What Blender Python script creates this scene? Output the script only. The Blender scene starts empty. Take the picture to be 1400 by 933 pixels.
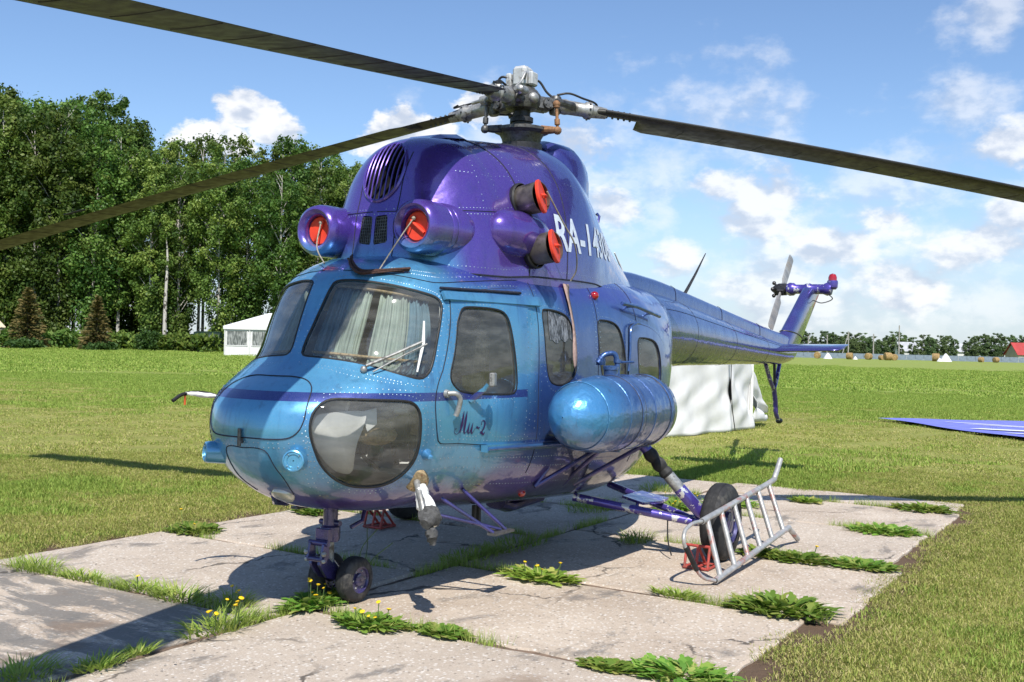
import bpy, bmesh, math, random
import numpy as np
from mathutils import Vector, Matrix
from mathutils.geometry import delaunay_2d_cdt
random.seed(7); rng=np.random.default_rng(7)
R=math.radians
scene=bpy.context.scene; col=scene.collection
# ------------------------------------------------------------------ camera, sky, sun, exposure
cam_data=bpy.data.cameras.new('camera'); cam=bpy.data.objects.new('camera',cam_data); col.objects.link(cam); scene.camera=cam
yaw,pitch,roll=3.689,.0032,.0241
fw=Vector((math.cos(yaw)*math.cos(pitch),math.sin(yaw)*math.cos(pitch),math.sin(pitch)))
rt=fw.cross(Vector((0,0,1))).normalized(); up=rt.cross(fw)
rt,up=rt*math.cos(roll)+up*math.sin(roll),up*math.cos(roll)-rt*math.sin(roll)
cm=Matrix((rt,up,-fw)).transposed().to_4x4(); cm.translation=Vector((7.2933,4.4035,1.6405)); cam.matrix_world=cm
cam_data.sensor_width=36; cam_data.sensor_fit='HORIZONTAL'; cam_data.lens=1450/1400*36; cam_data.clip_end=5000; cam_data.clip_start=.05
SUN_AZ,SUN_EL=38,52
world=bpy.data.worlds.new('World'); scene.world=world; world.use_nodes=True
scene.view_settings.view_transform='Standard'; scene.view_settings.look='None'; scene.view_settings.exposure=0.26; scene.view_settings.gamma=1
scene.view_settings.use_curve_mapping=False
cy=scene.cycles; cy.max_bounces=6; cy.diffuse_bounces=2; cy.glossy_bounces=3; cy.transmission_bounces=4; cy.transparent_max_bounces=14; cy.caustics_reflective=False; cy.caustics_refractive=False
sd=bpy.data.lights.new('sun','SUN'); sd.energy=5.0; sd.angle=R(.5); sd.color=(1,.95,.87)
sun=bpy.data.objects.new('sun',sd); col.objects.link(sun)
sun.rotation_euler=Vector((math.cos(R(SUN_AZ))*math.cos(R(SUN_EL)),math.sin(R(SUN_AZ))*math.cos(R(SUN_EL)),math.sin(R(SUN_EL)))).to_track_quat('Z','Y').to_euler()
class NT:
    """small node-tree writer"""
    def __init__(s,tree): s.t=tree; s.n=tree.nodes; s.l=tree.links
    def node(s,typ,**kw):
        n=s.n.new(typ)
        for k,v in kw.items(): setattr(n,k,v)
        return n
    def set(s,sock,v):
        if isinstance(v,bpy.types.NodeSocket): s.l.new(v,sock)
        else: sock.default_value=v
    def m(s,op,a,b=0.,c=0.,clamp=False):
        n=s.node('ShaderNodeMath',operation=op); n.use_clamp=clamp
        for i,v in enumerate((a,b,c)): s.set(n.inputs[i],v)
        return n.outputs[0]
    def vm(s,op,a,b=(0,0,0)):
        n=s.node('ShaderNodeVectorMath',operation=op); s.set(n.inputs[0],a); s.set(n.inputs[1],b)
        return n.outputs['Value' if op in('DOT_PRODUCT','LENGTH','DISTANCE') else 'Vector']
    def ramp(s,v,a,b,lo=0.,hi=1.):
        n=s.node('ShaderNodeMapRange',interpolation_type='SMOOTHSTEP'); s.set(n.inputs['Value'],v)
        n.inputs['From Min'].default_value=a; n.inputs['From Max'].default_value=b; n.inputs['To Min'].default_value=lo; n.inputs['To Max'].default_value=hi
        return n.outputs[0]
    def mix(s,f,a,b,blend='MIX'):
        n=s.node('ShaderNodeMix',data_type='RGBA',blend_type=blend); s.set(n.inputs[0],f)
        s.set(n.inputs[6],a if isinstance(a,bpy.types.NodeSocket) else (*a[:3],1)); s.set(n.inputs[7],b if isinstance(b,bpy.types.NodeSocket) else (*b[:3],1))
        return n.outputs[2]
    def noise(s,vec,scale,detail=4,rough=.55,dist=0.,out='Fac'):
        n=s.node('ShaderNodeTexNoise'); s.set(n.inputs['Vector'],vec); n.inputs['Scale'].default_value=scale; n.inputs['Detail'].default_value=detail
        n.inputs['Roughness'].default_value=rough; n.inputs['Distortion'].default_value=dist
        return n.outputs[out]
    def sep(s,v):
        n=s.node('ShaderNodeSeparateXYZ'); s.set(n.inputs[0],v); return n.outputs
    def comb(s,x,y,z):
        n=s.node('ShaderNodeCombineXYZ')
        for i,v in enumerate((x,y,z)): s.set(n.inputs[i],v)
        return n.outputs[0]
    def bump(s,h,strength=.3,dist=.01,normal=None):
        n=s.node('ShaderNodeBump'); n.inputs['Strength'].default_value=strength; n.inputs['Distance'].default_value=dist; s.set(n.inputs['Height'],h)
        if normal: s.set(n.inputs['Normal'],normal)
        return n.outputs[0]
# ---- sky: Nishita blue with fair-weather cumulus
W=NT(world.node_tree); W.n.clear()
sky=W.node('ShaderNodeTexSky',sky_type='NISHITA'); sky.sun_disc=False; sky.sun_elevation=R(SUN_EL); sky.sun_rotation=R(90-SUN_AZ); sky.altitude=100; sky.air_density=1.0; sky.dust_density=.3; sky.ozone_density=2.0
D=W.vm('NORMALIZE',W.node('ShaderNodeTexCoord').outputs['Generated'])
dx,dy,dz=W.sep(D)
el=W.m('MAXIMUM',dz,0.)
# cloud space: direction with the vertical stretched, so that clouds lie flatter than they are wide
KZ=1.7
Pc=W.comb(dx,dy,W.m('MULTIPLY',dz,KZ))
big=W.noise(Pc,4.2,2,.5); fine=W.noise(Pc,15,6,.60); lit=W.noise(W.vm('ADD',Pc,(.012,.009,.022)),15,3,.55)
def blob(acc,az,e,r):
    """raise the cover towards one cumulus lying in a given direction (azimuth, elevation, angular half width)"""
    d=(math.cos(az)*math.cos(e),math.sin(az)*math.cos(e),math.sin(e)*KZ)
    return W.m('MAXIMUM',acc,W.m('MULTIPLY_ADD',W.vm('DISTANCE',Pc,d),-1/r,1.))
def pxdir(x,y):
    v=fw*1450+rt*(x-700)-up*(y-466.5); return math.atan2(v.y,v.x),math.atan2(v.z,math.hypot(v.x,v.y))
HARD=[(338,150,60),(300,192,60),(372,178,48),(655,150,54),(545,192,66),(600,180,46)]
MID=[(1062,258,80),(1035,305,75),(850,285,66),(1398,205,70),(1225,300,70),(1330,335,90),(1140,335,75),(930,352,75),(1240,400,90),(780,205,66),(1390,290,60),(980,250,60)]
SOFT=[(960,178,170),(1360,16,75),(1310,140,70),(1050,350,230),(1250,270,190),(1330,330,220),(900,270,160),(1150,420,240),(700,190,130),(1350,420,200)]
hc=-9.; sc=-9.; mc=-9.
for x,y,r_ in HARD: a,e=pxdir(x,y); hc=blob(hc,a,e,r_/1450)
for x,y,r_ in MID: a,e=pxdir(x,y); mc=blob(mc,a,e,r_/1450)
for x,y,r_ in SOFT: a,e=pxdir(x,y); sc=blob(sc,a,e,r_/1450)
fn=W.m('SUBTRACT',fine,.5)
hard=W.ramp(W.m('MULTIPLY_ADD',fn,2.6,W.m('MAXIMUM',hc,-1.)),.12,.42)
mid=W.m('MULTIPLY',W.ramp(W.m('MULTIPLY_ADD',fn,3.0,W.m('MAXIMUM',mc,-1.)),.05,.75),.9)
soft=W.m('MULTIPLY',W.ramp(W.m('MULTIPLY_ADD',fn,3.6,W.m('MAXIMUM',sc,-1.)),.0,1.2),.56)
# the same kind of cover all round the sky: banks over the horizon, open overhead
cov=W.m('SUBTRACT',W.m('ADD',W.m('MULTIPLY',big,.62),W.m('MULTIPLY',fine,.48)),W.ramp(dz,.0,.35,.0,.2))
dd=W.m('MAXIMUM',W.m('MAXIMUM',hard,W.m('MAXIMUM',mid,soft)),W.ramp(cov,.57,.68,0.,.75))
shade=W.m('ADD',W.m('MULTIPLY',W.m('SUBTRACT',fine,lit),4.5),.62)
ccol=W.mix(W.ramp(shade,.1,.98),(4.9,5.5,6.6),(8.4,8.45,8.6))
hz=W.ramp(dz,0.,.17,1.,0.)
skyb=W.mix(1.,sky.outputs[0],(1.02,1.12,1.26),'MULTIPLY')
skyc=W.mix(W.m('MULTIPLY',hz,.6),skyb,(4.3,5.1,6.4))
fin=W.mix(W.m('MULTIPLY',dd,W.ramp(dz,-.01,.05,.4,.95)),skyc,ccol)
bg=W.node('ShaderNodeBackground'); bg.inputs[1].default_value=.105; W.l.new(fin,bg.inputs[0])
W.l.new(bg.outputs[0],W.node('ShaderNodeOutputWorld').inputs[0]); world.cycles.sampling_method='MANUAL'; world.cycles.sample_map_resolution=512

# ------------------------------------------------------------------ helpers
def link(o,parent=None):
    col.objects.link(o)
    if parent is not None: o.parent=parent
    return o
def tag(o,label=None,cat=None,group=None,kind=None):
    for k,v in (('label',label),('category',cat),('group',group),('kind',kind)):
        if v: o[k]=v
    return o
def empty(name,loc=(0,0,0),label=None,cat=None,group=None):
    o=bpy.data.objects.new(name,None); o.location=loc; o.empty_display_size=.1; link(o); return tag(o,label,cat,group)
def mesh(name,verts,faces,mat,parent=None,smooth=True,auto=None):
    me=bpy.data.meshes.new(name); me.from_pydata([tuple(map(float,v)) for v in verts],[],[tuple(map(int,f)) for f in faces]); me.update()
    if smooth:
        me.shade_smooth()
        if auto is not None: me.set_sharp_from_angle(angle=R(auto))
    if mat is not None: me.materials.append(mat)
    return link(bpy.data.objects.new(name,me),parent)
def tri_mesh(name,V,nv,mat,parent=None,attr=None):
    """V: (N*nv,3) soup of polygons with nv corners each, fast path"""
    V=np.asarray(V,np.float32).reshape(-1,3); n=len(V)//nv
    me=bpy.data.meshes.new(name); me.vertices.add(len(V)); me.vertices.foreach_set('co',V.ravel())
    me.loops.add(n*nv); me.loops.foreach_set('vertex_index',np.arange(n*nv,dtype=np.int32))
    me.polygons.add(n); me.polygons.foreach_set('loop_start',np.arange(0,n*nv,nv,dtype=np.int32)); me.update(calc_edges=True)
    if attr is not None:
        a=me.attributes.new('tint','FLOAT','POINT'); a.data.foreach_set('value',np.asarray(attr,np.float32))
    if mat is not None: me.materials.append(mat)
    if name.startswith('_'): return me
    return link(bpy.data.objects.new(name,me),parent)
def nrm(v):
    v=np.asarray(v,float); return v/(np.linalg.norm(v)+1e-12)
def frame(d):
    d=nrm(d); a=np.array([0,0,1.]) if abs(d[2])<.9 else np.array([1.,0,0]); x=nrm(np.cross(a,d)); return x,np.cross(d,x),d
class B:
    """collects shapes that belong to ONE part"""
    def __init__(s): s.v=[]; s.f=[]
    def add(s,V,Fs):
        o=len(s.v); s.v+= [tuple(map(float,p)) for p in V]; s.f+=[tuple(i+o for i in f) for f in Fs]; return s
    def box(s,c,size,ax=None,bev=0.):
        hx,hy,hz=[a/2 for a in size]; X,Y,Z=[np.array(a,float) for a in (ax or ((1,0,0),(0,1,0),(0,0,1)))]; c=np.array(c,float)
        b=bev if bev>0 else min(hx,hy,hz)*.12
        V=[];idx={}
        for sx in(-1,1):
            for sy in(-1,1):
                for sz in(-1,1):
                    for k in range(3):
                        o=np.array([sx*(hx-(b if k!=0 else 0)),sy*(hy-(b if k!=1 else 0)),sz*(hz-(b if k!=2 else 0))])
                        idx[sx,sy,sz,k]=len(V); V.append(c+X*o[0]+Y*o[1]+Z*o[2])
        Fs=[]
        for k in range(3):
            a,b2=[i for i in range(3) if i!=k]
            for sg in(-1,1):
                def key(p,q):
                    t=[0,0,0]; t[k]=sg; t[a]=p; t[b2]=q; return idx[(*t,k)]
                q=[key(-1,-1),key(1,-1),key(1,1),key(-1,1)]; Fs.append(q if (sg>0)==(k!=1) else q[::-1])
        for k in range(3):       # edges
            a,b2=[i for i in range(3) if i!=k]
            for p in(-1,1):
                for q in(-1,1):
                    def key(t,kk):
                        z=[0,0,0]; z[k]=t; z[a]=p; z[b2]=q; return idx[(*z,kk)]
                    f=[key(-1,a),key(1,a),key(1,b2),key(-1,b2)]; Fs.append(f if (p*q>0)==(k!=1) else f[::-1])
        for sx in(-1,1):
            for sy in(-1,1):
                for sz in(-1,1):
                    f=[idx[sx,sy,sz,k] for k in range(3)]; Fs.append(f if sx*sy*sz>0 else f[::-1])
        return s.add(V,Fs)
    def tube(s,pts,r,n=10,caps=True,flat=1.):
        P=[np.array(p,float) for p in pts]; rs=[r]*len(P) if np.isscalar(r) else list(r); V=[];Fs=[]; X=None
        for i,p in enumerate(P):
            d=nrm((P[min(i+1,len(P)-1)]-p))*(i<len(P)-1)+nrm(p-P[max(i-1,0)])*(i>0); d=nrm(d)
            if X is None: X=frame(d)[0]
            X=nrm(X-d*np.dot(X,d)); Y=np.cross(d,X)
            for k in range(n): a=2*math.pi*k/n; V.append(p+rs[i]*(X*math.cos(a)+Y*math.sin(a)*flat))
        for i in range(len(P)-1):
            for k in range(n): Fs.append((i*n+k,i*n+(k+1)%n,(i+1)*n+(k+1)%n,(i+1)*n+k))
        if caps: Fs+= [tuple(range(n))[::-1],tuple(range((len(P)-1)*n,len(P)*n))]
        return s.add(V,Fs)
    def lathe(s,prof,origin,axis,n=28,close=True,xref=None):
        """prof: (radius, distance along axis)"""
        X,Y,Z=frame(axis); o=np.array(origin,float)
        if xref is not None: X=nrm(np.array(xref,float)-Z*np.dot(xref,Z)); Y=np.cross(Z,X)
        V=[];Fs=[]
        for r,h in prof:
            for k in range(n): a=2*math.pi*k/n; V.append(o+Z*h+max(r,1e-4)*(X*math.cos(a)+Y*math.sin(a)))
        for i in range(len(prof)-1):
            for k in range(n): Fs.append((i*n+k,i*n+(k+1)%n,(i+1)*n+(k+1)%n,(i+1)*n+k))
        if close: Fs+=[tuple(range(n))[::-1],tuple(range((len(prof)-1)*n,len(prof)*n))]
        return s.add(V,Fs)
    def ball(s,c,r,n=14,sc=(1,1,1)):
        c=np.array(c,float); V=[];Fs=[]; m=n//2
        for i in range(m+1):
            t=math.pi*i/m
            for k in range(n): a=2*math.pi*k/n; V.append(c+r*np.array([math.sin(t)*math.cos(a)*sc[0],math.sin(t)*math.sin(a)*sc[1],math.cos(t)*sc[2]]))
        for i in range(m):
            for k in range(n): Fs.append((i*n+k,(i+1)*n+k,(i+1)*n+(k+1)%n,i*n+(k+1)%n))
        return s.add(V,Fs)
    def loft(s,rings,caps=True):
        n=len(rings[0]); V=[p for q in rings for p in q]; Fs=[]
        for i in range(len(rings)-1):
            for k in range(n): Fs.append((i*n+k,i*n+(k+1)%n,(i+1)*n+(k+1)%n,(i+1)*n+k))
        if caps: Fs+=[tuple(range(n))[::-1],tuple(range((len(rings)-1)*n,len(rings)*n))]
        return s.add(V,Fs)
    def plate(s,poly,thick):
        """closed planar polygon in 3D, thickened along its normal"""
        P=[np.array(p,float) for p in poly]; N=nrm(sum(np.cross(P[i]-P[0],P[(i+1)%len(P)]-P[0]) for i in range(1,len(P)-1))); n=len(P)
        V=[p+N*thick/2 for p in P]+[p-N*thick/2 for p in P]
        return s.add(V,[tuple(range(n)),tuple(range(2*n-1,n-1,-1))]+[(i,i+n,(i+1)%n+n,(i+1)%n) for i in range(n)])
    def build(s,name,mat,parent=None,auto=35,fix=True):
        o=mesh(name,s.v,s.f,mat,parent,True,auto)
        if fix:
            bm=bmesh.new(); bm.from_mesh(o.data); bmesh.ops.recalc_face_normals(bm,faces=bm.faces); bm.to_mesh(o.data); bm.free()
        return o
def my(p): return (p[0],-p[1],p[2])
def bez(pts,n=8):
    """Catmull-Rom through points"""
    P=[np.array(p,float) for p in pts]; P=[2*P[0]-P[1]]+P+[2*P[-1]-P[-2]]; o=[]
    for i in range(1,len(P)-2):
        for k in range(n):
            t=k/n; o.append(.5*((2*P[i])+(-P[i-1]+P[i+1])*t+(2*P[i-1]-5*P[i]+4*P[i+1]-P[i+2])*t*t+(-P[i-1]+3*P[i]-3*P[i+1]+P[i+2])*t**3))
    o.append(P[-2]); return o
# ------------------------------------------------------------------ materials
def mat(name,colr=(.5,.5,.5),rough=.5,metal=0.,coat=0.,spec=.5):
    m=bpy.data.materials.new(name); m.use_nodes=True; b=m.node_tree.nodes['Principled BSDF']
    b.inputs['Base Color'].default_value=(*colr,1); b.inputs['Roughness'].default_value=rough; b.inputs['Metallic'].default_value=metal
    b.inputs['Coat Weight'].default_value=coat; b.inputs['Coat Roughness'].default_value=.06; b.inputs['Specular IOR Level'].default_value=spec
    return m,NT(m.node_tree),b
def simple(name,c,rough=.5,metal=0.,var=.25,scale=20,bump=.15,coat=0.,dirt=None):
    """plain material with slight uneven tone, gloss and relief"""
    m,t,b=mat(name,c,rough,metal,coat); P=t.node('ShaderNodeTexCoord').outputs['Object']
    n=t.noise(P,scale,5,.6); d=tuple(x*(1-var) for x in c); l=tuple(min(1,x*(1+var)) for x in c)
    cc=t.mix(t.ramp(n,.3,.7),d,l)
    if dirt: cc=t.mix(t.ramp(t.noise(P,scale*.5,6,.7),.52,.66),cc,dirt)
    t.l.new(cc,b.inputs['Base Color']); t.l.new(t.ramp(t.noise(P,scale*1.7,4),.3,.7,max(0,rough-.08),min(1,rough+.12)),b.inputs['Roughness'])
    if bump: t.l.new(t.bump(n,bump,.004),b.inputs['Normal'])
    return m
M={}
def paint(name,zone):
    m,t,b=mat(name,(.05,.2,.5),.36,.45,.9); b.inputs['Coat Roughness'].default_value=.035; P=t.node('ShaderNodeTexCoord').outputs['Object']; x,y,z=t.sep(P)
    wob=t.m('MULTIPLY',t.m('SUBTRACT',t.noise(P,3.2,4,.55),.5),.16); zz=t.m('ADD',z,wob); xx=t.m('ADD',x,t.m('MULTIPLY',wob,2.))
    light,deep,purple,dark=(.075,.325,.54),(.005,.060,.27),(.072,.020,.31),(.030,.012,.13)
    if zone=='fus':
        edge=t.m('ADD',xx,t.m('MULTIPLY',t.m('SUBTRACT',z,1.32),.55))
        blue=t.mix(t.ramp(edge,.95,1.28),deep,light)
        blue=t.mix(t.ramp(xx,-.4,-1.6),blue,(.014,.045,.24))
        blue=t.mix(t.ramp(t.noise(t.vm('MULTIPLY',P,(1.2,1.2,.35)),2.2,3),.45,.75,0,.5),blue,(.010,.09,.34))
        roof=t.m('MULTIPLY',t.ramp(zz,1.90,2.06),t.ramp(xx,2.02,1.60)); c=t.mix(roof,blue,(.020,.034,.32))
        bot=t.ramp(t.m('ADD',zz,t.m('MULTIPLY',t.m('ABSOLUTE',t.m('SUBTRACT',x,2.0)),-.03)),.88,.66); c=t.mix(bot,c,(.048,.009,.22)); c=t.mix(t.ramp(zz,.68,.50),c,(.016,.006,.055)); c=t.mix(t.m('MULTIPLY',t.ramp(zz,1.05,.85),t.ramp(x,1.0,.2)),c,(.012,.010,.06))  # purple belly paint; shade under the cabin is mixed in as near-black
        st=t.m('MULTIPLY',t.m('MULTIPLY',t.m('GREATER_THAN',z,1.292),t.m('LESS_THAN',z,1.343)),t.m('GREATER_THAN',x,1.17)); c=t.mix(st,c,(.005,.022,.20))
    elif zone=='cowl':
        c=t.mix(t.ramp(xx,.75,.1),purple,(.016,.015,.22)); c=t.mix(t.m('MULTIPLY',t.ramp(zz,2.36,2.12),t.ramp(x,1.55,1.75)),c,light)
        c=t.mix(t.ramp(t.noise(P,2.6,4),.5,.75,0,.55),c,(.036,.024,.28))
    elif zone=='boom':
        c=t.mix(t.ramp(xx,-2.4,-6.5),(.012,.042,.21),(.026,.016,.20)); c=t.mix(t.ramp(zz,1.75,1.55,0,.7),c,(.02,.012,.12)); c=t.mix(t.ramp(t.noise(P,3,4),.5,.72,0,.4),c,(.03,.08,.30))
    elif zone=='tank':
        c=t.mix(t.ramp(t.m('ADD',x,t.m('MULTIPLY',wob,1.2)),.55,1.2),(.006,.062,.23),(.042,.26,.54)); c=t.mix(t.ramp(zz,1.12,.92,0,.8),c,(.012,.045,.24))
    elif zone=='leg':
        c=t.mix(t.ramp(t.noise(P,6,4),.35,.7),(.012,.005,.075),(.030,.012,.17))  # gear purple, darkened to carry the shade beneath the fuselage
    else:
        c=t.mix(t.ramp(t.noise(P,6,4),.35,.7),(.04,.015,.25),(.065,.027,.37))
    sp=t.noise(P,420,2,.5); c=t.mix(t.ramp(sp,.35,.75,0,.22),c,(.45,.5,.62))           # metallic flake
    grime=t.ramp(t.noise(t.vm('MULTIPLY',P,(5,5,1.3)),3.2,7,.68),.56,.74,0,.42); c=t.mix(grime,c,(.06,.055,.07)); stk=t.ramp(t.noise(t.vm('MULTIPLY',P,(9,9,.9)),2.4,5,.6),.5,.72,0,.38); c=t.mix(stk,c,t.mix(.5,c,(.012,.03,.12)))
    if zone=='gear': c=t.mix(t.ramp(t.noise(P,14,4,.6),.575,.60),c,(.62,.62,.62))
    chip=t.ramp(t.noise(P,60,6,.7),.735,.76); c=t.mix(chip,c,(.42,.44,.46))
    t.l.new(c,b.inputs['Base Color'])
    t.l.new(t.ramp(t.noise(P,7,6,.65),.3,.75,*((.20,.34) if zone in('boom','cowl') else (.28,.46))),b.inputs['Roughness'])
    dent=t.noise(P,5.5 if zone!='tank' else 13,3,.5); bp=t.bump(dent,.24 if zone!='tank' else .5,.02); bp=t.bump(t.noise(P,300,2),.05,.001,bp)
    t.l.new(bp,b.inputs['Normal']); t.l.new(t.bump(dent,.22 if zone!='tank' else .45,.02),b.inputs['Coat Normal'])
    t.l.new(t.m('SUBTRACT',.95,t.m('MULTIPLY',grime,1.3),clamp=True),b.inputs['Coat Weight'])
    return m
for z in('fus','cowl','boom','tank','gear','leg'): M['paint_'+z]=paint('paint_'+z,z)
M['steel']=simple('steel',(.12,.12,.118),.5,.6,.45,30,.25,dirt=(.05,.042,.036))
M['alloy']=simple('alloy',(.34,.34,.33),.45,.5,.3,25,.2,dirt=(.10,.09,.08))
M['darkmetal']=simple('darkmetal',(.035,.035,.038),.5,.4,.4,30,.2)
M['rust']=simple('rust',(.30,.16,.08),.7,.3,.4,25,.3,dirt=(.12,.06,.03))
M['rubber']=simple('rubber',(.022,.022,.023),.75,0,.35,14,.25,dirt=(.075,.07,.062))
M['black']=simple('black',(.012,.012,.013),.6,0,.3,20,0)
M['seam']=simple('seam',(.012,.014,.03),.7,0,.3,30,0)
M['rivet']=simple('rivet',(.34,.44,.52),.35,.7,.3,9,0)
M['grey_lining']=simple('grey_lining',(.80,.80,.79),.7,0,.12,6,.1)
M['pale_grey']=simple('pale_grey',(.74,.76,.76),.55,0,.1,8,.08)
M['tan']=simple('tan_weave',(.34,.25,.14),.85,0,.35,60,.4)
M['white_plastic']=simple('white_plastic',(.75,.75,.73),.4,0,.08,14,.5)
M['red_cover']=simple('red_cover',(.72,.05,.02),.55,0,.15,9,.25)
M['red_paint']=simple('red_paint',(.42,.06,.045),.55,0,.3,22,.2,dirt=(.16,.07,.05))
M['red_lamp']=simple('red_lamp',(.35,.008,.01),.12,0,.1,10,0,coat=1)
M['cord']=simple('cord',(.30,.27,.22),.85,0,.3,60,.3); M['rope']=simple('rope',(.055,.026,.02),.9,0,.4,60,.4)
M['ribbon']=simple('ribbon',(.36,.25,.22),.85,0,.25,30,.3)
M['exhaust']=simple('exhaust',(.17,.15,.13),.5,.7,.45,10,.15,dirt=(.05,.045,.045))
M['rail']=simple('rail',(.42,.42,.41),.42,.35,.2,16,.2,dirt=(.40,.15,.12))
M['letter']=simple('letter',(.62,.68,.78),.45,.1,.12,30,.05); M['script']=simple('script',(.030,.006,.075),.4,.1,.1,30,0)
M['blade']=simple('blade',(.020,.019,.013),.5,0,.3,7,.12,dirt=(.013,.012,.010)); M['blade_dark']=simple('blade_dark',(.020,.020,.021),.5,0,.3,9,.1)
M['curtain']=simple('curtain',(.29,.34,.29),.85,0,.2,5,.1); M['curtain_reflection']=simple('curtain_reflection',(.15,.24,.29),.85,0,.25,5,.1)  # bluer curtain: windshield reflection mixed into the cloth colour
M['leather']=simple('leather',(.020,.018,.016),.5,0,.3,15,.2)
M['lens']=simple('lens',(.55,.53,.45),.15,.2,.1,30,.1,coat=1)
def glass(name,tint,refl=1.,h0=.02,h1=.13):
    m=bpy.data.materials.new(name); m.use_nodes=True; t=NT(m.node_tree); t.n.clear()
    P=t.node('ShaderNodeTexCoord').outputs['Object']
    tr=t.node('ShaderNodeBsdfTransparent'); tr.inputs[0].default_value=(*tint,1)
    gl=t.node('ShaderNodeBsdfGlossy'); gl.inputs['Roughness'].default_value=.03; t.l.new(t.bump(t.noise(P,2.2,2),.10,.03),gl.inputs['Normal'])
    df=t.node('ShaderNodeBsdfDiffuse'); df.inputs[0].default_value=(.45,.45,.42,1)
    fr=t.node('ShaderNodeFresnel'); fr.inputs[0].default_value=1.5
    hz=t.node('ShaderNodeMixShader'); t.l.new(t.ramp(t.noise(t.vm('MULTIPLY',P,(2,2,8)),2,6,.6),.35,.8,h0,h1),hz.inputs[0]); t.l.new(tr.outputs[0],hz.inputs[1]); t.l.new(df.outputs[0],hz.inputs[2])
    mx=t.node('ShaderNodeMixShader'); t.l.new(t.m('MULTIPLY',fr.outputs[0],1.15*refl,clamp=True),mx.inputs[0]); t.l.new(hz.outputs[0],mx.inputs[1]); t.l.new(gl.outputs[0],mx.inputs[2])
    t.l.new(mx.outputs[0],t.node('ShaderNodeOutputMaterial').inputs[0]); return m
M['glass']=glass('glass',(.92,.95,.94),1.5,.05,.20); M['glass_smoke']=glass('glass_smoke',(.90,.90,.88),.9,.09,.28)
# ---- BODY SURFACES (numpy only) ----
def interp(t, xs, ys):
    """monotone-ish cubic (Catmull-Rom / Hermite) interpolation, vectorised"""
    xs=np.asarray(xs,float); ys=np.asarray(ys,float); t=np.clip(np.asarray(t,float),xs[0],xs[-1])
    d=np.diff(ys)/np.diff(xs); m=np.empty_like(ys)
    m[1:-1]=np.where(d[1:]*d[:-1]<=0,0,2*d[1:]*d[:-1]/(d[1:]+d[:-1]+1e-12*np.sign(d[1:]+d[:-1]+1e-30)))
    m[0]=d[0]; m[-1]=d[-1]
    i=np.clip(np.searchsorted(xs,t)-1,0,len(xs)-2); h=xs[i+1]-xs[i]; s=(t-xs[i])/h
    return ((1+2*s)*(1-s)**2*ys[i]+s*(1-s)**2*h*m[i]+s*s*(3-2*s)*ys[i+1]+s*s*(s-1)*h*m[i+1])
class Surf:
    """half surface: rows phi (bottom..top), columns: front outline then stations aft. u,v roughly metres."""
    def __init__(s, stations, front, x0, xend, ulen, vlen, phi0, p):
        S=np.array(sorted(stations)); s.S=S; s.x0=x0; s.xend=xend; s.ul=ulen; s.vl=vlen; s.phi0=phi0
        s.umax=ulen+x0-xend
        F=np.array(front); p=np.array(p)        # zs, xf, zf (side height at x0 -> front centre); p: plan exponent by height
        s.gx=np.linspace(S[0,0],S[-1,0],3000); s.gs=[interp(s.gx,S[:,0],S[:,k]) for k in range(1,7)]
        s.gz=np.linspace(0,3.5,4000); s.gf=[interp(s.gz,F[:,0],F[:,1]),interp(s.gz,F[:,0],F[:,2]),interp(s.gz,p[:,0],p[:,1])]
        ph=np.linspace(phi0,np.pi/2,4001); y,z=s.side(np.full_like(ph,x0),ph)      # rows by arc length of the section at x0
        L=np.concatenate([[0],np.cumsum(np.hypot(np.diff(y),np.diff(z)))]); s.vl=L[-1]; s.tl=L; s.tp=ph
    def sec(s,x):
        return [np.interp(x,s.gx,g) for g in s.gs]   # zb zt w zc nl nu
    def side(s,x,phi):
        zb,zt,w,zc,nl,nu=s.sec(x)
        up=phi>=0; n=np.where(up,nu,nl); c=np.abs(np.cos(phi)); c=np.where(c<1e-9,0,c); q=np.abs(np.sin(phi))
        y=w*c**(2/n); z=zc+np.where(up,zt-zc,zb-zc)*q**(2/n)
        return y,z
    def __call__(s,u,v):
        u=np.asarray(u,float); v=np.asarray(v,float)
        phi=np.interp(v,s.tl,s.tp)
        th=np.clip(u/s.ul,0,1)*np.pi/2; x=np.where(u>s.ul,s.x0-(u-s.ul),s.x0)
        y,z=s.side(x,phi); y0,z0=s.side(np.full_like(x,s.x0),phi)
        xf,zf,p=[np.interp(z0,s.gz,g) for g in s.gf]
        ct=np.abs(np.cos(th)); ct=np.where(ct<1e-9,0,ct); st=np.abs(np.sin(th))
        fx=s.x0+(xf-s.x0)*ct**(2/p); fy=y0*st**(2/p); fz=zf+(z0-zf)*st**2
        fr=u<=s.ul
        return np.stack([np.where(fr,fx,x),np.where(fr,fy,y),np.where(fr,fz,z)],-1)
    def y_at(s,x,z):
        zb,zt,w,zc,nl,nu=s.sec(x); up=z>=zc
        q=np.clip(np.where(up,(z-zc)/(zt-zc),(zc-z)/(zc-zb)),0,1); n=np.where(up,nu,nl)
        return w*(1-q**n)**(1/n)
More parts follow.
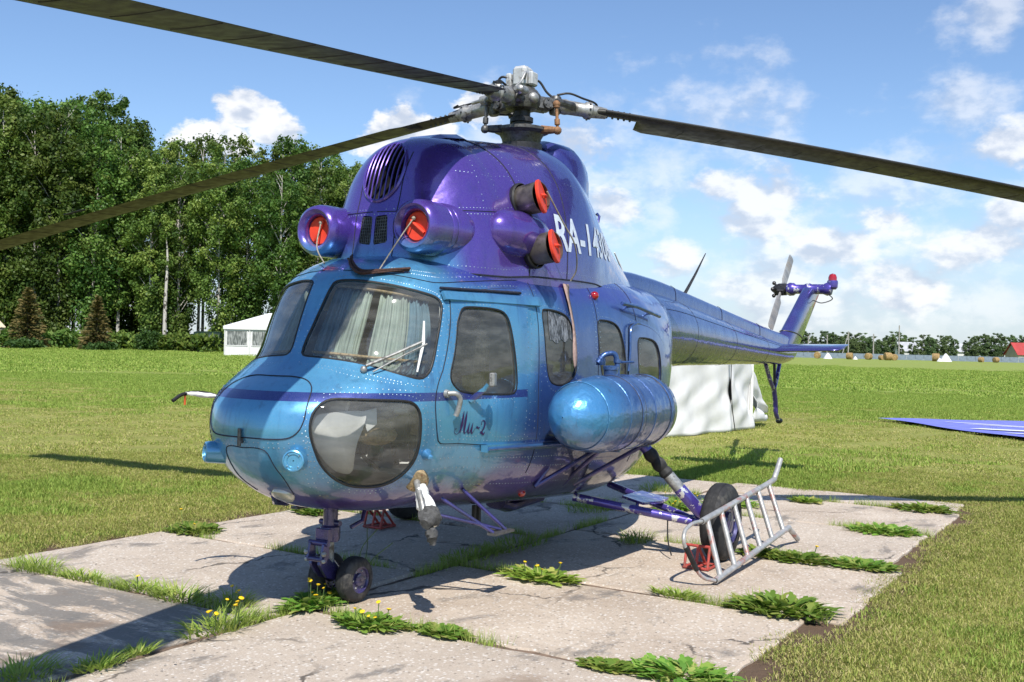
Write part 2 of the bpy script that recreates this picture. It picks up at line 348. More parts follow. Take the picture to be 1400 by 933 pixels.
FUS=Surf([ # x, zb, zt, w, zc, nl, nu
 (1.9,.56,2.19,.75,1.22,2.5,3.3),(1.4,.52,2.21,.79,1.2,2.6,4.0),(1.0,.485,2.22,.80,1.2,2.7,4.5),(0,.42,2.23,.80,1.2,2.8,4.5),(-.5,.40,2.23,.795,1.2,2.8,4.2),
 (-.9,.43,2.23,.78,1.22,2.7,3.6),(-1.2,.56,2.23,.75,1.28,2.6,3.0),(-1.5,.76,2.23,.69,1.38,2.5,2.6),(-1.8,1.05,2.23,.59,1.55,2.3,2.4),(-2.05,1.33,2.22,.48,1.72,2.1,2.2),(-2.25,1.44,2.20,.39,1.82,2,2)],
 [(.56,2.08,.575),(.60,2.40,.615),(.64,2.55,.66),(.72,2.70,.735),(.85,2.85,.85),(1.0,2.945,.985),(1.15,2.98,1.12),(1.25,2.965,1.225),(1.33,2.89,1.32),(1.40,2.75,1.41),(1.44,2.64,1.475),
  (1.47,2.575,1.525),(1.6,2.50,1.67),(1.75,2.42,1.83),(1.88,2.345,1.965),(1.95,2.28,2.045),(2.05,2.17,2.105),(2.13,2.05,2.155),(2.19,1.90,2.19)],
 1.9,-2.25,1.6,2.6,-np.pi/2,[(.5,2.05),(1.1,2.15),(1.4,2.1),(1.6,1.85),(2.2,1.85)])
COWL=Surf([ # only upper half used
 (1.25,2.04,3.075,.665,2.05,2,2.3),(.9,2.05,3.12,.70,2.06,2,2.4),(.5,2.05,3.165,.70,2.06,2,2.4),(0,2.05,3.215,.68,2.06,2,2.3),(-.35,2.05,3.215,.62,2.06,2,1.85),(-.65,2.05,3.10,.56,2.06,2,1.55),(-.9,2.05,2.92,.51,2.06,2,1.4),
 (-1.3,2.05,2.66,.41,2.06,2,1.3),(-1.7,2.05,2.41,.29,2.06,2,1.35),(-2.0,2.05,2.26,.19,2.06,2,1.6),(-2.3,2.05,2.2,.1,2.06,2,2)],
 [(2.05,1.90,2.10),(2.25,1.865,2.25),(2.45,1.84,2.46),(2.58,1.81,2.57),(2.75,1.765,2.75),(2.9,1.65,2.94),(3.0,1.48,3.035),(3.075,1.25,3.075)],
 1.25,-2.3,1.2,1.8,0.,[(2,2.1),(3.1,2.0)])
UVP={'WS':[(0.139,1.839),(0.161,1.861),(0.312,1.875),(0.537,1.879),(0.788,1.882),(1.085,1.874),(1.319,1.859),(1.38,1.815),(1.326,1.732),(1.258,1.571),(1.238,1.419),(1.226,1.365),(1.175,1.353),(1.043,1.368),(0.765,1.395),(0.52,1.411),(0.273,1.417),(0.143,1.418),(0.086,1.421),(0.059,1.443),(0.089,1.555),(0.117,1.706)],
'LOW':[(0.529,1.099),(0.531,1.157),(0.551,1.216),(0.592,1.249),(0.665,1.257),(0.945,1.246),(1.15,1.238),(1.232,1.22),(1.278,1.177),(1.298,1.107),(1.295,0.98),(1.273,0.875),(1.21,0.793),(1.111,0.724),(0.999,0.695),(0.861,0.695),(0.75,0.717),(0.642,0.788),(0.581,0.888),(0.551,0.998)],
'DOOR':[(1.637,1.891),(1.913,1.863),(2.213,1.822),(2.299,1.775),(2.284,1.49),(2.3,1.206),(2.328,0.991),(2.301,0.959),(1.861,0.956),(1.46,0.968),(1.432,0.988),(1.383,1.265),(1.323,1.521),(1.436,1.751)],
'DWIN':[(1.671,1.788),(1.738,1.792),(2.021,1.754),(2.114,1.705),(2.148,1.551),(2.193,1.331),(2.2,1.234),(2.14,1.219),(1.632,1.262),(1.516,1.324),(1.464,1.38),(1.464,1.437),(1.536,1.613),(1.635,1.748)],
'W2':[(2.542,1.712),(2.608,1.729),(2.807,1.713),(2.914,1.678),(2.969,1.605),(3.019,1.469),(3.038,1.292),(2.94,1.251),(2.821,1.231),(2.687,1.237),(2.618,1.264),(2.58,1.368),(2.561,1.519)],
'W3':[(3.37,1.662),(3.515,1.667),(3.681,1.655),(3.774,1.61),(3.834,1.491),(3.874,1.359),(3.88,1.253),(3.733,1.205),(3.51,1.212),(3.43,1.289),(3.39,1.454)],
'RDOOR':[(3.938,1.625),(3.975,1.66),(4.087,1.684),(4.408,1.698),(4.659,1.665),(4.826,1.56),(4.892,1.337),(4.943,0.889),(4.095,0.93),(3.98,0.987),(3.908,1.254)],
'W4':[(4.081,1.561),(4.227,1.586),(4.474,1.603),(4.593,1.565),(4.657,1.421),(4.64,1.214),(4.501,1.18),(4.211,1.195),(4.13,1.227),(4.107,1.359)],
'HATCH':[(0.043,1.043),(0.337,1.043),(0.439,1.077),(0.48,1.133),(0.488,1.195),(0.458,1.268),(0.411,1.306),(0.314,1.334),(0.186,1.344),(0.068,1.344)],
'HATCH2':[(0.0,0.975),(0.119,0.979),(0.199,0.953),(0.232,0.85),(0.263,0.744),(0.241,0.618)]}
# ------------------------------------------------------------------ helicopter
heli=empty('helicopter',(0,0,0),'metallic blue and purple helicopter standing on the concrete slabs','helicopter')
def chaikin(p,n=2):
    p=np.array(p,float)
    for _ in range(n):
        q=np.roll(p,-1,0); p=np.stack([.75*p+.25*q,.25*p+.75*q],1).reshape(-1,2)
    return p
def resample(p,step,closed=True):
    p=np.array(p,float); q=np.vstack([p,p[:1]]) if closed else p
    s=np.concatenate([[0],np.cumsum(np.hypot(*np.diff(q,axis=0).T))]); n=max(3,int(round(s[-1]/step)))
    t=np.linspace(0,s[-1],n+1); t=t[:-1] if closed else t
    return np.stack([np.interp(t,s,q[:,0]),np.interp(t,s,q[:,1])],1)
def inside(P,poly):
    x,y=P[:,0],P[:,1]; r=np.zeros(len(P),bool); n=len(poly); j=n-1
    for i in range(n):
        xi,yi=poly[i]; xj,yj=poly[j]
        c=((yi>y)!=(yj>y))&(x<(xj-xi)*(y-yi)/((yj-yi) if abs(yj-yi)>1e-12 else 1e-12)+xi); r^=c; j=i
    return r
def normals(S,u,v):
    h=2e-3; u=np.asarray(u,float); v=np.asarray(v,float)
    uc=np.clip(u,h,S.umax-h); vc=np.clip(v,h,S.vl-h)
    a=S(uc+h,vc)-S(uc-h,vc); b=S(uc,vc+h)-S(uc,vc-h); n=np.cross(a,b); n/=np.linalg.norm(n,axis=-1,keepdims=True)+1e-12
    c=np.array([0.3,0,1.4]); s=np.sign(np.einsum('...i,...i->...',n,S(uc,vc)-np.stack([np.clip(S(uc,vc)[...,0],-1.5,2.0),0*uc,0*uc+1.4],-1)))
    return n*np.where(s==0,1,s)[...,None]
def pt(S,u,v,off=0.):
    u=np.asarray(u,float); v=np.asarray(v,float); return S(u,v)+(normals(S,u,v)*off if off else 0)
def arrange(S,polys,nu,nv):
    """triangulate the (u,v) domain with the outlines as constraint edges; returns uv points, triangles and the region of each triangle"""
    uv=[];ed=[]
    for k,p in polys.items():
        o=len(uv); uv+= [tuple(q) for q in p]; ed+=[(o+i,o+(i+1)%len(p)) for i in range(len(p))]
    allp=np.array(uv) if uv else np.zeros((0,2))
    U=np.linspace(0,S.umax,nu); Vv=np.linspace(0,S.vl,nv); g=np.stack(np.meshgrid(U,Vv,indexing='ij'),-1).reshape(-1,2)
    if len(allp):
        keep=np.ones(len(g),bool)
        for i in range(0,len(g),2000):
            d=np.hypot(g[i:i+2000,None,0]-allp[None,:,0],g[i:i+2000,None,1]-allp[None,:,1]).min(1); keep[i:i+2000]=d>.009
        onb=(g[:,0]<1e-6)|(g[:,1]<1e-6)|(g[:,0]>S.umax-1e-6)|(g[:,1]>S.vl-1e-6); g=g[keep|onb]
    pts=[Vector(p) for p in uv]+[Vector(p) for p in g]
    vo,eo,fo,_,_,_=delaunay_2d_cdt(pts,ed,[],0,1e-6)
    P=np.array([tuple(v) for v in vo]); T=np.array([tuple(f) for f in fo if len(f)==3]); c=P[T].mean(1)
    reg={k:inside(c,p) for k,p in polys.items()}
    return P,T,reg
def skin(name,S,P,T,m,parent,off=0.,mirror=True,sides=(1,-1),solid=0.,weld=True):
    V=pt(S,P[:,0],P[:,1],off); used=np.unique(T); mp=-np.ones(len(P),int); mp[used]=np.arange(len(used)); V=V[used]; T=mp[T]
    Vs=[];Fs=[]
    for sg in sides:
        o=len(Vs); Vs+= [(p[0],p[1]*sg,p[2]) for p in V]; Fs+=[tuple(int(i)+o for i in (t if sg>0 else t[::-1])) for t in T]
    o=mesh(name,Vs,Fs,m,parent)
    bm=bmesh.new(); bm.from_mesh(o.data)
    if weld: bmesh.ops.remove_doubles(bm,verts=bm.verts,dist=4e-4)
    bmesh.ops.dissolve_degenerate(bm,edges=bm.edges,dist=1e-5)
    bmesh.ops.recalc_face_normals(bm,faces=bm.faces)
    if solid:
        be=[e for e in bm.edges if e.is_boundary]; bm.normal_update(); N={v:v.normal.copy() for e in be for v in e.verts}
        r=bmesh.ops.extrude_edge_only(bm,edges=be)
        for v in r['geom']:
            if isinstance(v,bmesh.types.BMVert):
                k=min(N,key=lambda q:(q.co-v.co).length_squared); v.co-=N[k]*solid
    for f in bm.faces: f.smooth=True
    if solid:
        for e in bm.edges:
            if len(e.link_faces)==2 and e.calc_face_angle(0)>.7: e.smooth=False
    bm.to_mesh(o.data); bm.free(); return o
PW={k:chaikin(UVP[k],2) for k in UVP if not k.startswith('HATCH')}
DOOR=[(1.60,1.90),(1.98,1.905),(2.30,1.90),(2.37,1.86),(2.36,1.58),(2.35,1.256),(2.34,.99),(2.30,.958),(1.86,.956),(1.46,.966),(1.43,.988),(1.385,1.265),(1.36,1.45),(1.47,1.72),(1.57,1.87)]
PW['DOOR']=chaikin(DOOR,2)
for k in PW: PW[k]=resample(PW[k],.03)
P,T,reg=arrange(FUS,PW,150,84)
win=reg['WS']|reg['LOW']|reg['DWIN']|reg['W2']|reg['W3']|reg['W4']
door=reg['DOOR']&~win; rdoor=reg['RDOOR']&~win; hull=~win&~door&~rdoor
fus=skin('fuselage',FUS,P,T[hull],M['paint_fus'],heli,solid=.022)
skin('cabin_lining',FUS,P,T[~win],M['grey_lining'],heli,off=-.03)
def ring(S,poly,r,off,name,m,parent,sg=1,flat=.6):
    V=pt(S,poly[:,0],poly[:,1],off); V=[(p[0],p[1]*sg,p[2]) for p in V]; n=len(V); b=B()
    N=normals(S,poly[:,0],poly[:,1]); N=[np.array((p[0],p[1]*sg,p[2])) for p in N]; rings=[]; k=6
    for i in range(n):
        d=nrm(np.array(V[(i+1)%n])-np.array(V[i-1])); X=np.cross(N[i],d)
        rings.append([np.array(V[i])+r*(X*math.cos(2*math.pi*j/k)+N[i]*flat*math.sin(2*math.pi*j/k)) for j in range(k)])
    rings.append(rings[0]); b.loft(rings,False); return b.build(name,m,parent,auto=60)
for sg in(1,-1):
    s=(sg,)
    for k,nm in(('WS','windshield'),('LOW','nose_window'),('W2','cabin_window'),('W3','cabin_window')):
        w=skin(nm,FUS,P,T[reg[k]],M['glass'if k in('WS',)else 'glass_smoke'],heli,off=-.008,sides=s,weld=False); ring(FUS,PW[k],.0075,-.001,'gasket',M['black'],w,sg)
    d=skin('door',FUS,P,T[door],M['paint_fus'],heli,off=.006,sides=s,solid=.02,weld=False)
    w=skin('door_window',FUS,P,T[reg['DWIN']],M['glass_smoke'],d,off=-.004,sides=s,weld=False); ring(FUS,PW['DWIN'],.007,.006,'gasket',M['black'],d,sg)
    ring(FUS,PW['DOOR'],.006,.001,'door_seam',M['seam'],d,sg,.4)
    d2=skin('rear_door',FUS,P,T[rdoor],M['paint_fus'],heli,off=.007,sides=s,solid=.02,weld=False)
    w=skin('door_window',FUS,P,T[reg['W4']],M['glass_smoke'],d2,off=-.004,sides=s,weld=False); ring(FUS,PW['W4'],.007,.006,'gasket',M['black'],d2,sg)
    ring(FUS,PW['RDOOR'],.008,.003,'door_seam',M['seam'],d2,sg,.5)
# panel seams of the nose hatches, drawn right round the centreline
def seamline(S,uvs,name,m,parent,r=.004,both=True,off=.001):
    q=resample(np.array(bez([(a,b,0) for a,b in uvs],6))[:,:2],.03,False); V=pt(S,q[:,0],q[:,1],off)
    for sg in((1,-1) if both else (1,)):
        B().tube([(p[0],p[1]*sg,p[2]) for p in V],r,5,flat=1).build(name,m,parent)
seamline(FUS,[(0.0,1.043)]+UVP['HATCH']+[(0,1.344)],'nose_hatch_seam',M['seam'],heli)
seamline(FUS,UVP['HATCH2'],'nose_panel_seam',M['seam'],heli,.003)
for x in(1.02,.12,-.62): seamline(FUS,[(1.6+1.9-x,.75),(1.6+1.9-x,1.2),(1.6+1.9-x,1.6),(1.6+1.9-x,1.95),(1.6+1.9-x,2.3)],'panel_seam',M['seam'],heli,.0025)
seamline(FUS,[(0.15,1.96),(.5,1.965),(.9,1.97),(1.3,1.965),(1.6,1.975),(2.6,1.98)],'brow_seam',M['seam'],heli,.0028)
# rivets: thousands of small heads, one part for each run
RV=[]
def rivets(S,uvs,step,closed=False,off=.0,jit=.0):
    q=resample(uvs,step,closed); V=pt(S,q[:,0],q[:,1],off); N=normals(S,q[:,0],q[:,1])
    for p,n in zip(V,N):
        for sg in(1,-1): RV.append((np.array((p[0],p[1]*sg,p[2])),np.array((n[0],n[1]*sg,n[2]))))
def grow(poly,d):
    c=poly.mean(0); e=np.roll(poly,-1,0)-np.roll(poly,1,0); n=np.stack([e[:,1],-e[:,0]],1); n/=np.hypot(n[:,0],n[:,1])[:,None]+1e-9
    if ((poly-c)*n).sum()<0: n=-n
    return poly+n*d
for k,d in(('WS',.030),('LOW',.030),('W2',.03),('W3',.03)): rivets(FUS,grow(PW[k],d),.032,True)
rivets(FUS,grow(PW['LOW'],.055),.045,True)
rivets(FUS,grow(PW['DOOR'],.028),.034,True); rivets(FUS,grow(PW['DOOR'],-.025),.034,True,.006); rivets(FUS,grow(PW['DWIN'],.022),.032,True,.006)
rivets(FUS,grow(PW['RDOOR'],.03),.04,True)
for x in(1.06,.98,.16,.08,-.58,-.66): rivets(FUS,[(3.5-x,.7),(3.5-x,2.2)],.04)
for v in(.87,.80,.66): rivets(FUS,[(1.45,v),(4.3,v)],.036)
for v in(2.02,2.06): rivets(FUS,[(.2,v),(4.4,v)],.04)
for v in(1.015,.985): rivets(FUS,[(.02,v),(.42,v)],.04)
rivets(FUS,[(.45,.7),(.47,.95),(.52,1.05)],.035); rivets(FUS,[(.50,.62),(.505,.95),(.53,1.02)],.04)
rivets(FUS,[(.30,1.38),(.6,1.36),(1.0,1.33),(1.3,1.31)],.035); rivets(FUS,[(.1,1.385),(.5,1.372)],.04)
for x0,x1 in((1.62,1.82),(1.9,2.2)):   # two stamped stiffener outlines on the door
    c=np.array([((x0+x1)/2+(x1-x0)/2*math.copysign(abs(math.cos(a))**.6,math.cos(a)),1.105+.1*math.copysign(abs(math.sin(a))**.6,math.sin(a))) for a in np.linspace(0,2*math.pi,40)[:-1]]); rivets(FUS,c,.03,True,.006)
def rivet_mesh(name,L,m,parent,r=.0052):
    V=[];Fs=[]
    rs=random.Random(len(L)); r0=r
    for p,n in L:
        if rs.random()<.07: continue
        r=r0*rs.uniform(.7,1.05); X,Y,_=frame(n); o=len(V)
        for k in range(6): a=k*math.pi/3; V.append(p+r*(X*math.cos(a)+Y*math.sin(a))-n*.0005)
        V.append(p+n*r*.7); Fs+=[(o+k,o+(k+1)%6,o+6) for k in range(6)]
    o=mesh(name,V,Fs,m,parent); o['kind']='stuff'; return o
rivet_mesh('fuselage_rivets',RV,M['rivet'],fus)
# ---- engine cowling
oval=np.array([(0.,0.)]); A=np.linspace(-math.pi/2,math.pi/2,25)
def cowl_uv(y,z):
    """(u,v) on the front of the cowling whose point has this y,z"""
    u,v=.3*y/.2,(z-2.05)
    for _ in range(40):
        p=COWL(u,v); pa=COWL(u+1e-4,v); pb=COWL(u,v+1e-4); J=np.array([[pa[1]-p[1],pb[1]-p[1]],[pa[2]-p[2],pb[2]-p[2]]])/1e-4
        try: st=np.linalg.solve(J+1e-9*np.eye(2),np.array([y-p[1],z-p[2]]))
        except Exception: break
        u=float(np.clip(u+np.clip(st[0],-.05,.05),0,1.2)); v=float(np.clip(v+np.clip(st[1],-.05,.05),0,COWL.vl))
        if abs(st[0])+abs(st[1])<2e-5: break
    return u,v
gr=np.array([cowl_uv(max(0,.158*math.cos(a)),2.765+.205*math.sin(a)) for a in A]); gr[0,0]=gr[-1,0]=0
vent=np.array([cowl_uv(y,z) for y,z in chaikin(chaikin([(.012,2.27),(.03,2.27),(.10,2.28),(.118,2.285),(.116,2.31),(.106,2.44),(.10,2.465),(.085,2.465),(.03,2.46),(.012,2.455),(.012,2.43),(.012,2.30)],1),1)])
P2,T2,reg2=arrange(COWL,{'GR':gr,'VENT':resample(vent,.02)},120,56)
hole=reg2['GR']|reg2['VENT']
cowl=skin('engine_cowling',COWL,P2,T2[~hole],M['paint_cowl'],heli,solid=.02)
def poly3(S,uv,off,sg=1):
    V=pt(S,uv[:,0],uv[:,1],off); return [(p[0],p[1]*sg,p[2]) for p in V]
full=[*poly3(COWL,gr,0),*poly3(COWL,gr,0,-1)[::-1]]; cen=np.mean(full,0)
b=B(); back=[tuple(np.array(p)*.82+cen*.18+np.array([-.28,0,-.06])) for p in full]; b.loft([full,back],False); b.add(back,[tuple(range(len(back)))]); duct=b.build('cooler_duct',M['blade_dark'],cowl)
b=B(); full2=[*poly3(COWL,gr,.004),*poly3(COWL,gr,.004,-1)[::-1]]; b.tube(full2+full2[:1],.012,6); b.build('grille_rim',M['paint_cowl'],cowl)
b=B().lathe([(.02,0),(.07,.01),(.07,.04),(.02,.06)],cen+np.array([-.22,0,-.05]),(1,0,.3)); b.build('fan_hub',M['darkmetal'],cowl)
for i,y in enumerate(np.linspace(-.125,.125,8)):
    zs=.205*math.sqrt(max(0,1-(y/.158)**2)); pts=[]
    for t in np.linspace(-1,1,9):
        u,v=cowl_uv(abs(y),2.765+zs*t*.98); p=pt(COWL,u,v,.012); pts.append((p[0],p[1]*(1 if y>=0 else -1),p[2]))
    B().tube(pts,.0058,7).build('grille_bar',M['paint_cowl'],cowl)
for sg in(1,-1):
    pl=poly3(COWL,vent,-.015,sg); B().add(pl,[tuple(range(len(pl)))]).build('vent_back',M['darkmetal'],cowl,fix=False)
    wires=B()
    for i in range(9):
        z=2.283+i*.021
        q=[pt(COWL,*cowl_uv(y,z+(y-.06)*.06),-.003) for y in(.016,.06,.11)]; wires.tube([(p[0],p[1]*sg,p[2]) for p in q],.003,5)
    for i in range(6):
        y=.022+i*.017; q=[pt(COWL,*cowl_uv(y,z),-.002) for z in(2.28,2.37,2.455)]; wires.tube([(p[0],p[1]*sg,p[2]) for p in q],.003,5)
    wires.build('vent_mesh',M['steel'],cowl)
# cowling seams and rivets
seamline(COWL,[(cowl_uv(.165,z)) for z in(2.14,2.3,2.5,2.7,2.9)],'cowl_seam',M['seam'],cowl,.0035)
seamline(COWL,[(.02,.435),(.3,.435),(.6,.45),(1.0,.47),(1.5,.5)],'cowl_seam',M['seam'],cowl,.003)
seamline(COWL,[(1.45,.05),(1.45,.4),(1.42,.8),(1.35,1.1),(1.3,1.38)],'cowl_seam',M['seam'],cowl,.0045)
seamline(COWL,[(1.98,.05),(2.02,.4),(2.05,.8),(2.0,1.1),(1.95,1.3)],'cowl_seam',M['seam'],cowl,.004)
seamline(COWL,[(0,.02),(.6,.025),(1.2,.04),(2,.05),(3.2,.06),(4.3,.05)],'cowl_foot_seam',M['seam'],cowl,.007)
RV=[]
rivets(COWL,[(.0,.415),(.5,.42),(1.0,.45),(1.42,.48)],.035); rivets(COWL,[(.1,.455),(.6,.47),(1.42,.52)],.035)
for u in(1.41,1.50): rivets(COWL,[(u,.08),(u,.8),(u-.1,1.2)],.035)
for u in(.98,1.2): rivets(COWL,[(u,.5),(u,1.0),(u-.1,1.25)],.045)
for v in(.75,1.0): rivets(COWL,[(.75,v),(1.4,v)],.045)
rivets(COWL,[(.25,.07),(1.2,.09),(3.8,.10)],.035); rivets(COWL,[(2.1,.75),(3.6,.62)],.05)
rivet_mesh('cowling_rivets',RV,M['rivet'],cowl,.0046)
# engine nacelles, side blisters, exhausts
EXH=((1.0,.60,2.63),(.96,.69,2.29))
for sg in(1,-1):
    c=np.array((-.055,.405*sg,2.37))
    b=B().lathe([(.098,1.94),(.100,1.985),(.114,2.015),(.140,2.025),(.162,2.01),(.173,1.97),(.176,1.92),(.176,1.82),(.168,1.815),(.168,1.805),(.174,1.80),(.178,1.765),(.170,1.76),(.170,1.75),(.176,1.745),(.178,1.60),(.168,1.40),(.13,1.15),(.05,.9)],c,(1,0,0),40,False)
    nac=b.build('engine_nacelle',M['paint_cowl'],cowl,auto=50)
    B().lathe([(.0,1.80),(.099,1.80),(.099,1.955)],c,(1,0,0),28,False).build('intake_throat',M['darkmetal'],nac)
    B().lathe([(.171,1.758),(.1715,1.756),(.1715,1.753),(.171,1.751)],c,(1,0,0),40,False).build('nacelle_band',M['seam'],nac)
    # blister behind the nacelle
    rg=[]
    for x,r,yo in((1.40,.01,.60),(1.385,.07,.605),(1.34,.115,.615),(1.26,.15,.625),(1.12,.165,.635),(.95,.165,.64),(.84,.15,.635),(.76,.10,.62),(.74,.01,.6)):
        rg.append([(x,(yo+r*.85*math.cos(a))*sg,2.40-.03*(1.4-x)+r*math.sin(a)) for a in np.linspace(0,2*math.pi,25)[:-1]])
    B().loft(rg).build('side_blister',M['paint_cowl'],cowl,auto=60)
    for (ex,ey,ez) in EXH:
        d=nrm((.08,.98,.14)); d=np.array((d[0],d[1]*sg,d[2])); o=np.array((ex,ey*sg,ez))
        e=B().lathe([(.098,-.12),(.103,.0),(.106,.09),(.108,.185),(.102,.185),(.10,.05)],o,d,28,False).build('exhaust_pipe',M['exhaust'],cowl)
        B().lathe([(.118,-.02),(.128,.0),(.128,.02),(.118,.03)],o+d*.01,d,28,False).build('exhaust_collar',M['black'],e)
# top hatch ridge and the fairing behind the mast
B().loft([[(x,y*w,z+h*k) for y,k in((-.2,0),(-.14,1),(.14,1),(.2,0))] for x,w,z,h in((1.42,.5,3.03,.0),(1.3,.9,3.055,.03),(1.12,1,3.08,.035),(.98,.8,3.09,.015),(.9,.6,3.10,0))]).build('top_hatch',M['paint_cowl'],cowl)
rg=[]
for x,w,zt,zb in((-.18,.16,3.27,3.0),(-.28,.25,3.325,2.95),(-.5,.30,3.335,2.85),(-.68,.27,3.30,2.75),(-.80,.21,3.17,2.65),(-.95,.12,2.95,2.6)):
    rg.append([(x,w*math.cos(a),zb+(zt-zb)*max(0,math.sin(a))**.45) for a in np.linspace(0,math.pi,17)])
B().loft(rg).build('mast_fairing',M['paint_cowl'],cowl,auto=50)
# registration lettering on the cowling flank: outlines cut from flat letter shapes, laid on the skin
def letter_mesh(txt,size):
    cu=bpy.data.curves.new('_t','FONT'); cu.body=txt; cu.size=size; cu.resolution_u=3; cu.fill_mode='FRONT'; cu.offset=.022
    o=bpy.data.objects.new('_t',cu); col.objects.link(o); dg=bpy.context.evaluated_depsgraph_get(); me=bpy.data.meshes.new_from_object(o.evaluated_get(dg))
    bm=bmesh.new(); bm.from_mesh(me); bmesh.ops.triangulate(bm,faces=bm.faces); bmesh.ops.subdivide_edges(bm,edges=[e for e in bm.edges if e.calc_length()>size*.12],cuts=2,use_grid_fill=False); bmesh.ops.triangulate(bm,faces=bm.faces)
    V=np.array([v.co[:] for v in bm.verts]); Fs=[[v.index for v in f.verts] for f in bm.faces]; bm.free(); bpy.data.objects.remove(o); return V,Fs
V,Fs=letter_mesh('RA-14306',1.0); V=V[:,:2]-V[:,:2].min(0); wd=V[:,0].max(); ht=V[:,1].max()
for sg in(1,-1):
    q=[]
    for a,h in V:
        t=a/wd if sg>0 else 1-a/wd
        x=.60-1.22*t; z=2.325+.012*t+(h/ht)*(.275-.05*t); q.append((x,(float(COWL.y_at(x,z))+.004)*sg,z))
    mesh('registration_lettering',q,Fs,M['letter'],cowl)
# tail number style script on the door: hand drawn strokes
def stroke(pts,ws,n=10):
    c=np.array(bez([(a,b,0) for a,b in pts],n)); w=np.interp(np.linspace(0,1,len(c)),np.linspace(0,1,len(ws)),ws); L=[];Rr=[]
    for i in range(len(c)):
        d=nrm(c[min(i+1,len(c)-1)]-c[max(i-1,0)]); nn=np.array([-d[1],d[0],0]); L.append(c[i]+nn*w[i]/2); Rr.append(c[i]-nn*w[i]/2)
    return [p[:2] for p in L],[p[:2] for p in Rr]
ST=[([(.10,.12),(.02,.10),(.0,.0),(.10,-.10),(.22,-.03),(.34,.28),(.48,.80)],(.03,.02,.02,.025,.025,.02,.015)),
 ([(.48,.80),(.42,.55),(.33,.15),(.28,-.06)],(.02,.10,.11,.03)),([(.28,-.06),(.40,.2),(.55,.55),(.66,.80)],(.015,.02,.02,.015)),
 ([(.66,.80),(.60,.5),(.53,.15),(.53,-.02),(.60,-.06),(.70,.05),(.78,.22)],(.02,.10,.12,.08,.03,.02,.015)),
 ([(.83,.36),(.78,.15),(.76,.0),(.81,-.06),(.90,.05),(.98,.25)],(.02,.08,.09,.04,.02,.015)),([(1.03,.36),(.98,.15),(.96,.0),(1.01,-.06),(1.10,.04),(1.18,.14)],(.02,.08,.09,.04,.02,.015)),
 ([(1.22,.13),(1.30,.20),(1.38,.15),(1.46,.20)],(.02,.06,.06,.02)),
 ([(1.55,.28),(1.58,.42),(1.70,.46),(1.77,.34),(1.72,.18),(1.60,.02),(1.50,-.06)],(.04,.02,.04,.08,.07,.04,.02)),([(1.50,-.04),(1.58,.0),(1.66,-.06),(1.74,-.07),(1.80,.02)],(.03,.08,.10,.06,.02))]
for sg in(1,-1):
    b=B(); k=.155
    for p,w in ST:
        L,Rr=stroke(p,w); n=len(L); pts=L+Rr; q=[]
        for a,h in pts:
            uu=(a if sg>0 else 1.8-a)*k*1.05; x=1.94-uu; z=1.10+h*k
            if x>1.9: u_=1.6-(x-1.9)*1.02
            else: u_=1.6+1.9-x
            vv=float(np.interp(z,FUS.side(np.full(400,1.9),np.interp(np.linspace(.5,1.6,400),FUS.tl,FUS.tp))[1],np.linspace(.5,1.6,400)))
            p3=pt(FUS,u_,vv,.0095); q.append((p3[0],p3[1]*sg,p3[2]))
        b.add(q,[(i,i+1,n+i+1,n+i) for i in range(n-1)])
    b.build('door_script_lettering',M['script'],fus,fix=False)
# ---- tail boom, spine, fin, tailplane, skid, tail rotor
BX=[(-2.05,1.82,.40),(-2.6,1.815,.375),(-3.3,1.785,.335),(-4.3,1.735,.28),(-5.3,1.685,.225),(-6.3,1.635,.175),(-6.9,1.61,.15),(-7.3,1.62,.12),(-7.55,1.65,.06),(-7.6,1.66,.01)]
xs=[q[0] for q in BX][::-1]
def boom(x): return float(interp(x,xs,[q[1] for q in BX][::-1])),float(interp(x,xs,[q[2] for q in BX][::-1]))
rg=[]
for x in np.linspace(-2.05,-7.6,60):
    zc,r=boom(x); rg.append([(x,r*.96*math.cos(a),zc+r*math.sin(a)) for a in np.linspace(0,2*math.pi,41)[:-1]])
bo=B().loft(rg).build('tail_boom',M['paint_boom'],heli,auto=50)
rg=[]
for x in np.linspace(-1.75,-7.1,40):
    zc,r=boom(min(x,-2.05)); t=(x+1.75)/(-5.35); h=.14*(1-t)+.115*t; w=.115*(1-t)+.085*t; zz=zc+r-.03
    rg.append([(x,w*cx,zz+h*cz+.03*cz) for cx,cz in((-1.05,-.1),(-1,.55),(-.85,.85),(-.5,1.0),(.5,1.0),(.85,.85),(1,.55),(1.05,-.1))])
sp=B().loft(rg).build('shaft_cover',M['paint_boom'],bo,auto=40)
for x in(-3.0,-4.4,-5.8):
    zc,r=boom(x); t=(x+1.75)/(-5.35); h=.14*(1-t)+.115*t; w=.115*(1-t)+.085*t; zz=zc+r-.03
    B().tube([(x,w*cx*1.02,zz+h*cz+.033*cz) for cx,cz in((-1.05,-.1),(-1,.55),(-.85,.85),(-.5,1.0),(.5,1.0),(.85,.85),(1,.55),(1.05,-.1))],.0025,5).build('cover_joint',M['seam'],sp)
RV=[]
for x in(-3.1,-4.5,-5.9):
    zc,r=boom(x); B().tube([(x,r*.962*math.cos(a),zc+r*1.002*math.sin(a)) for a in np.linspace(0,2*math.pi,37)],.0018,5).build('boom_seam',M['seam'],bo)
    for a in np.linspace(0,math.pi,26):
        for dx_ in(-.03,.03): RV.append((np.array((x+dx_,r*.96*math.cos(a),zc+r*math.sin(a))),np.array((0,math.cos(a),math.sin(a)))))
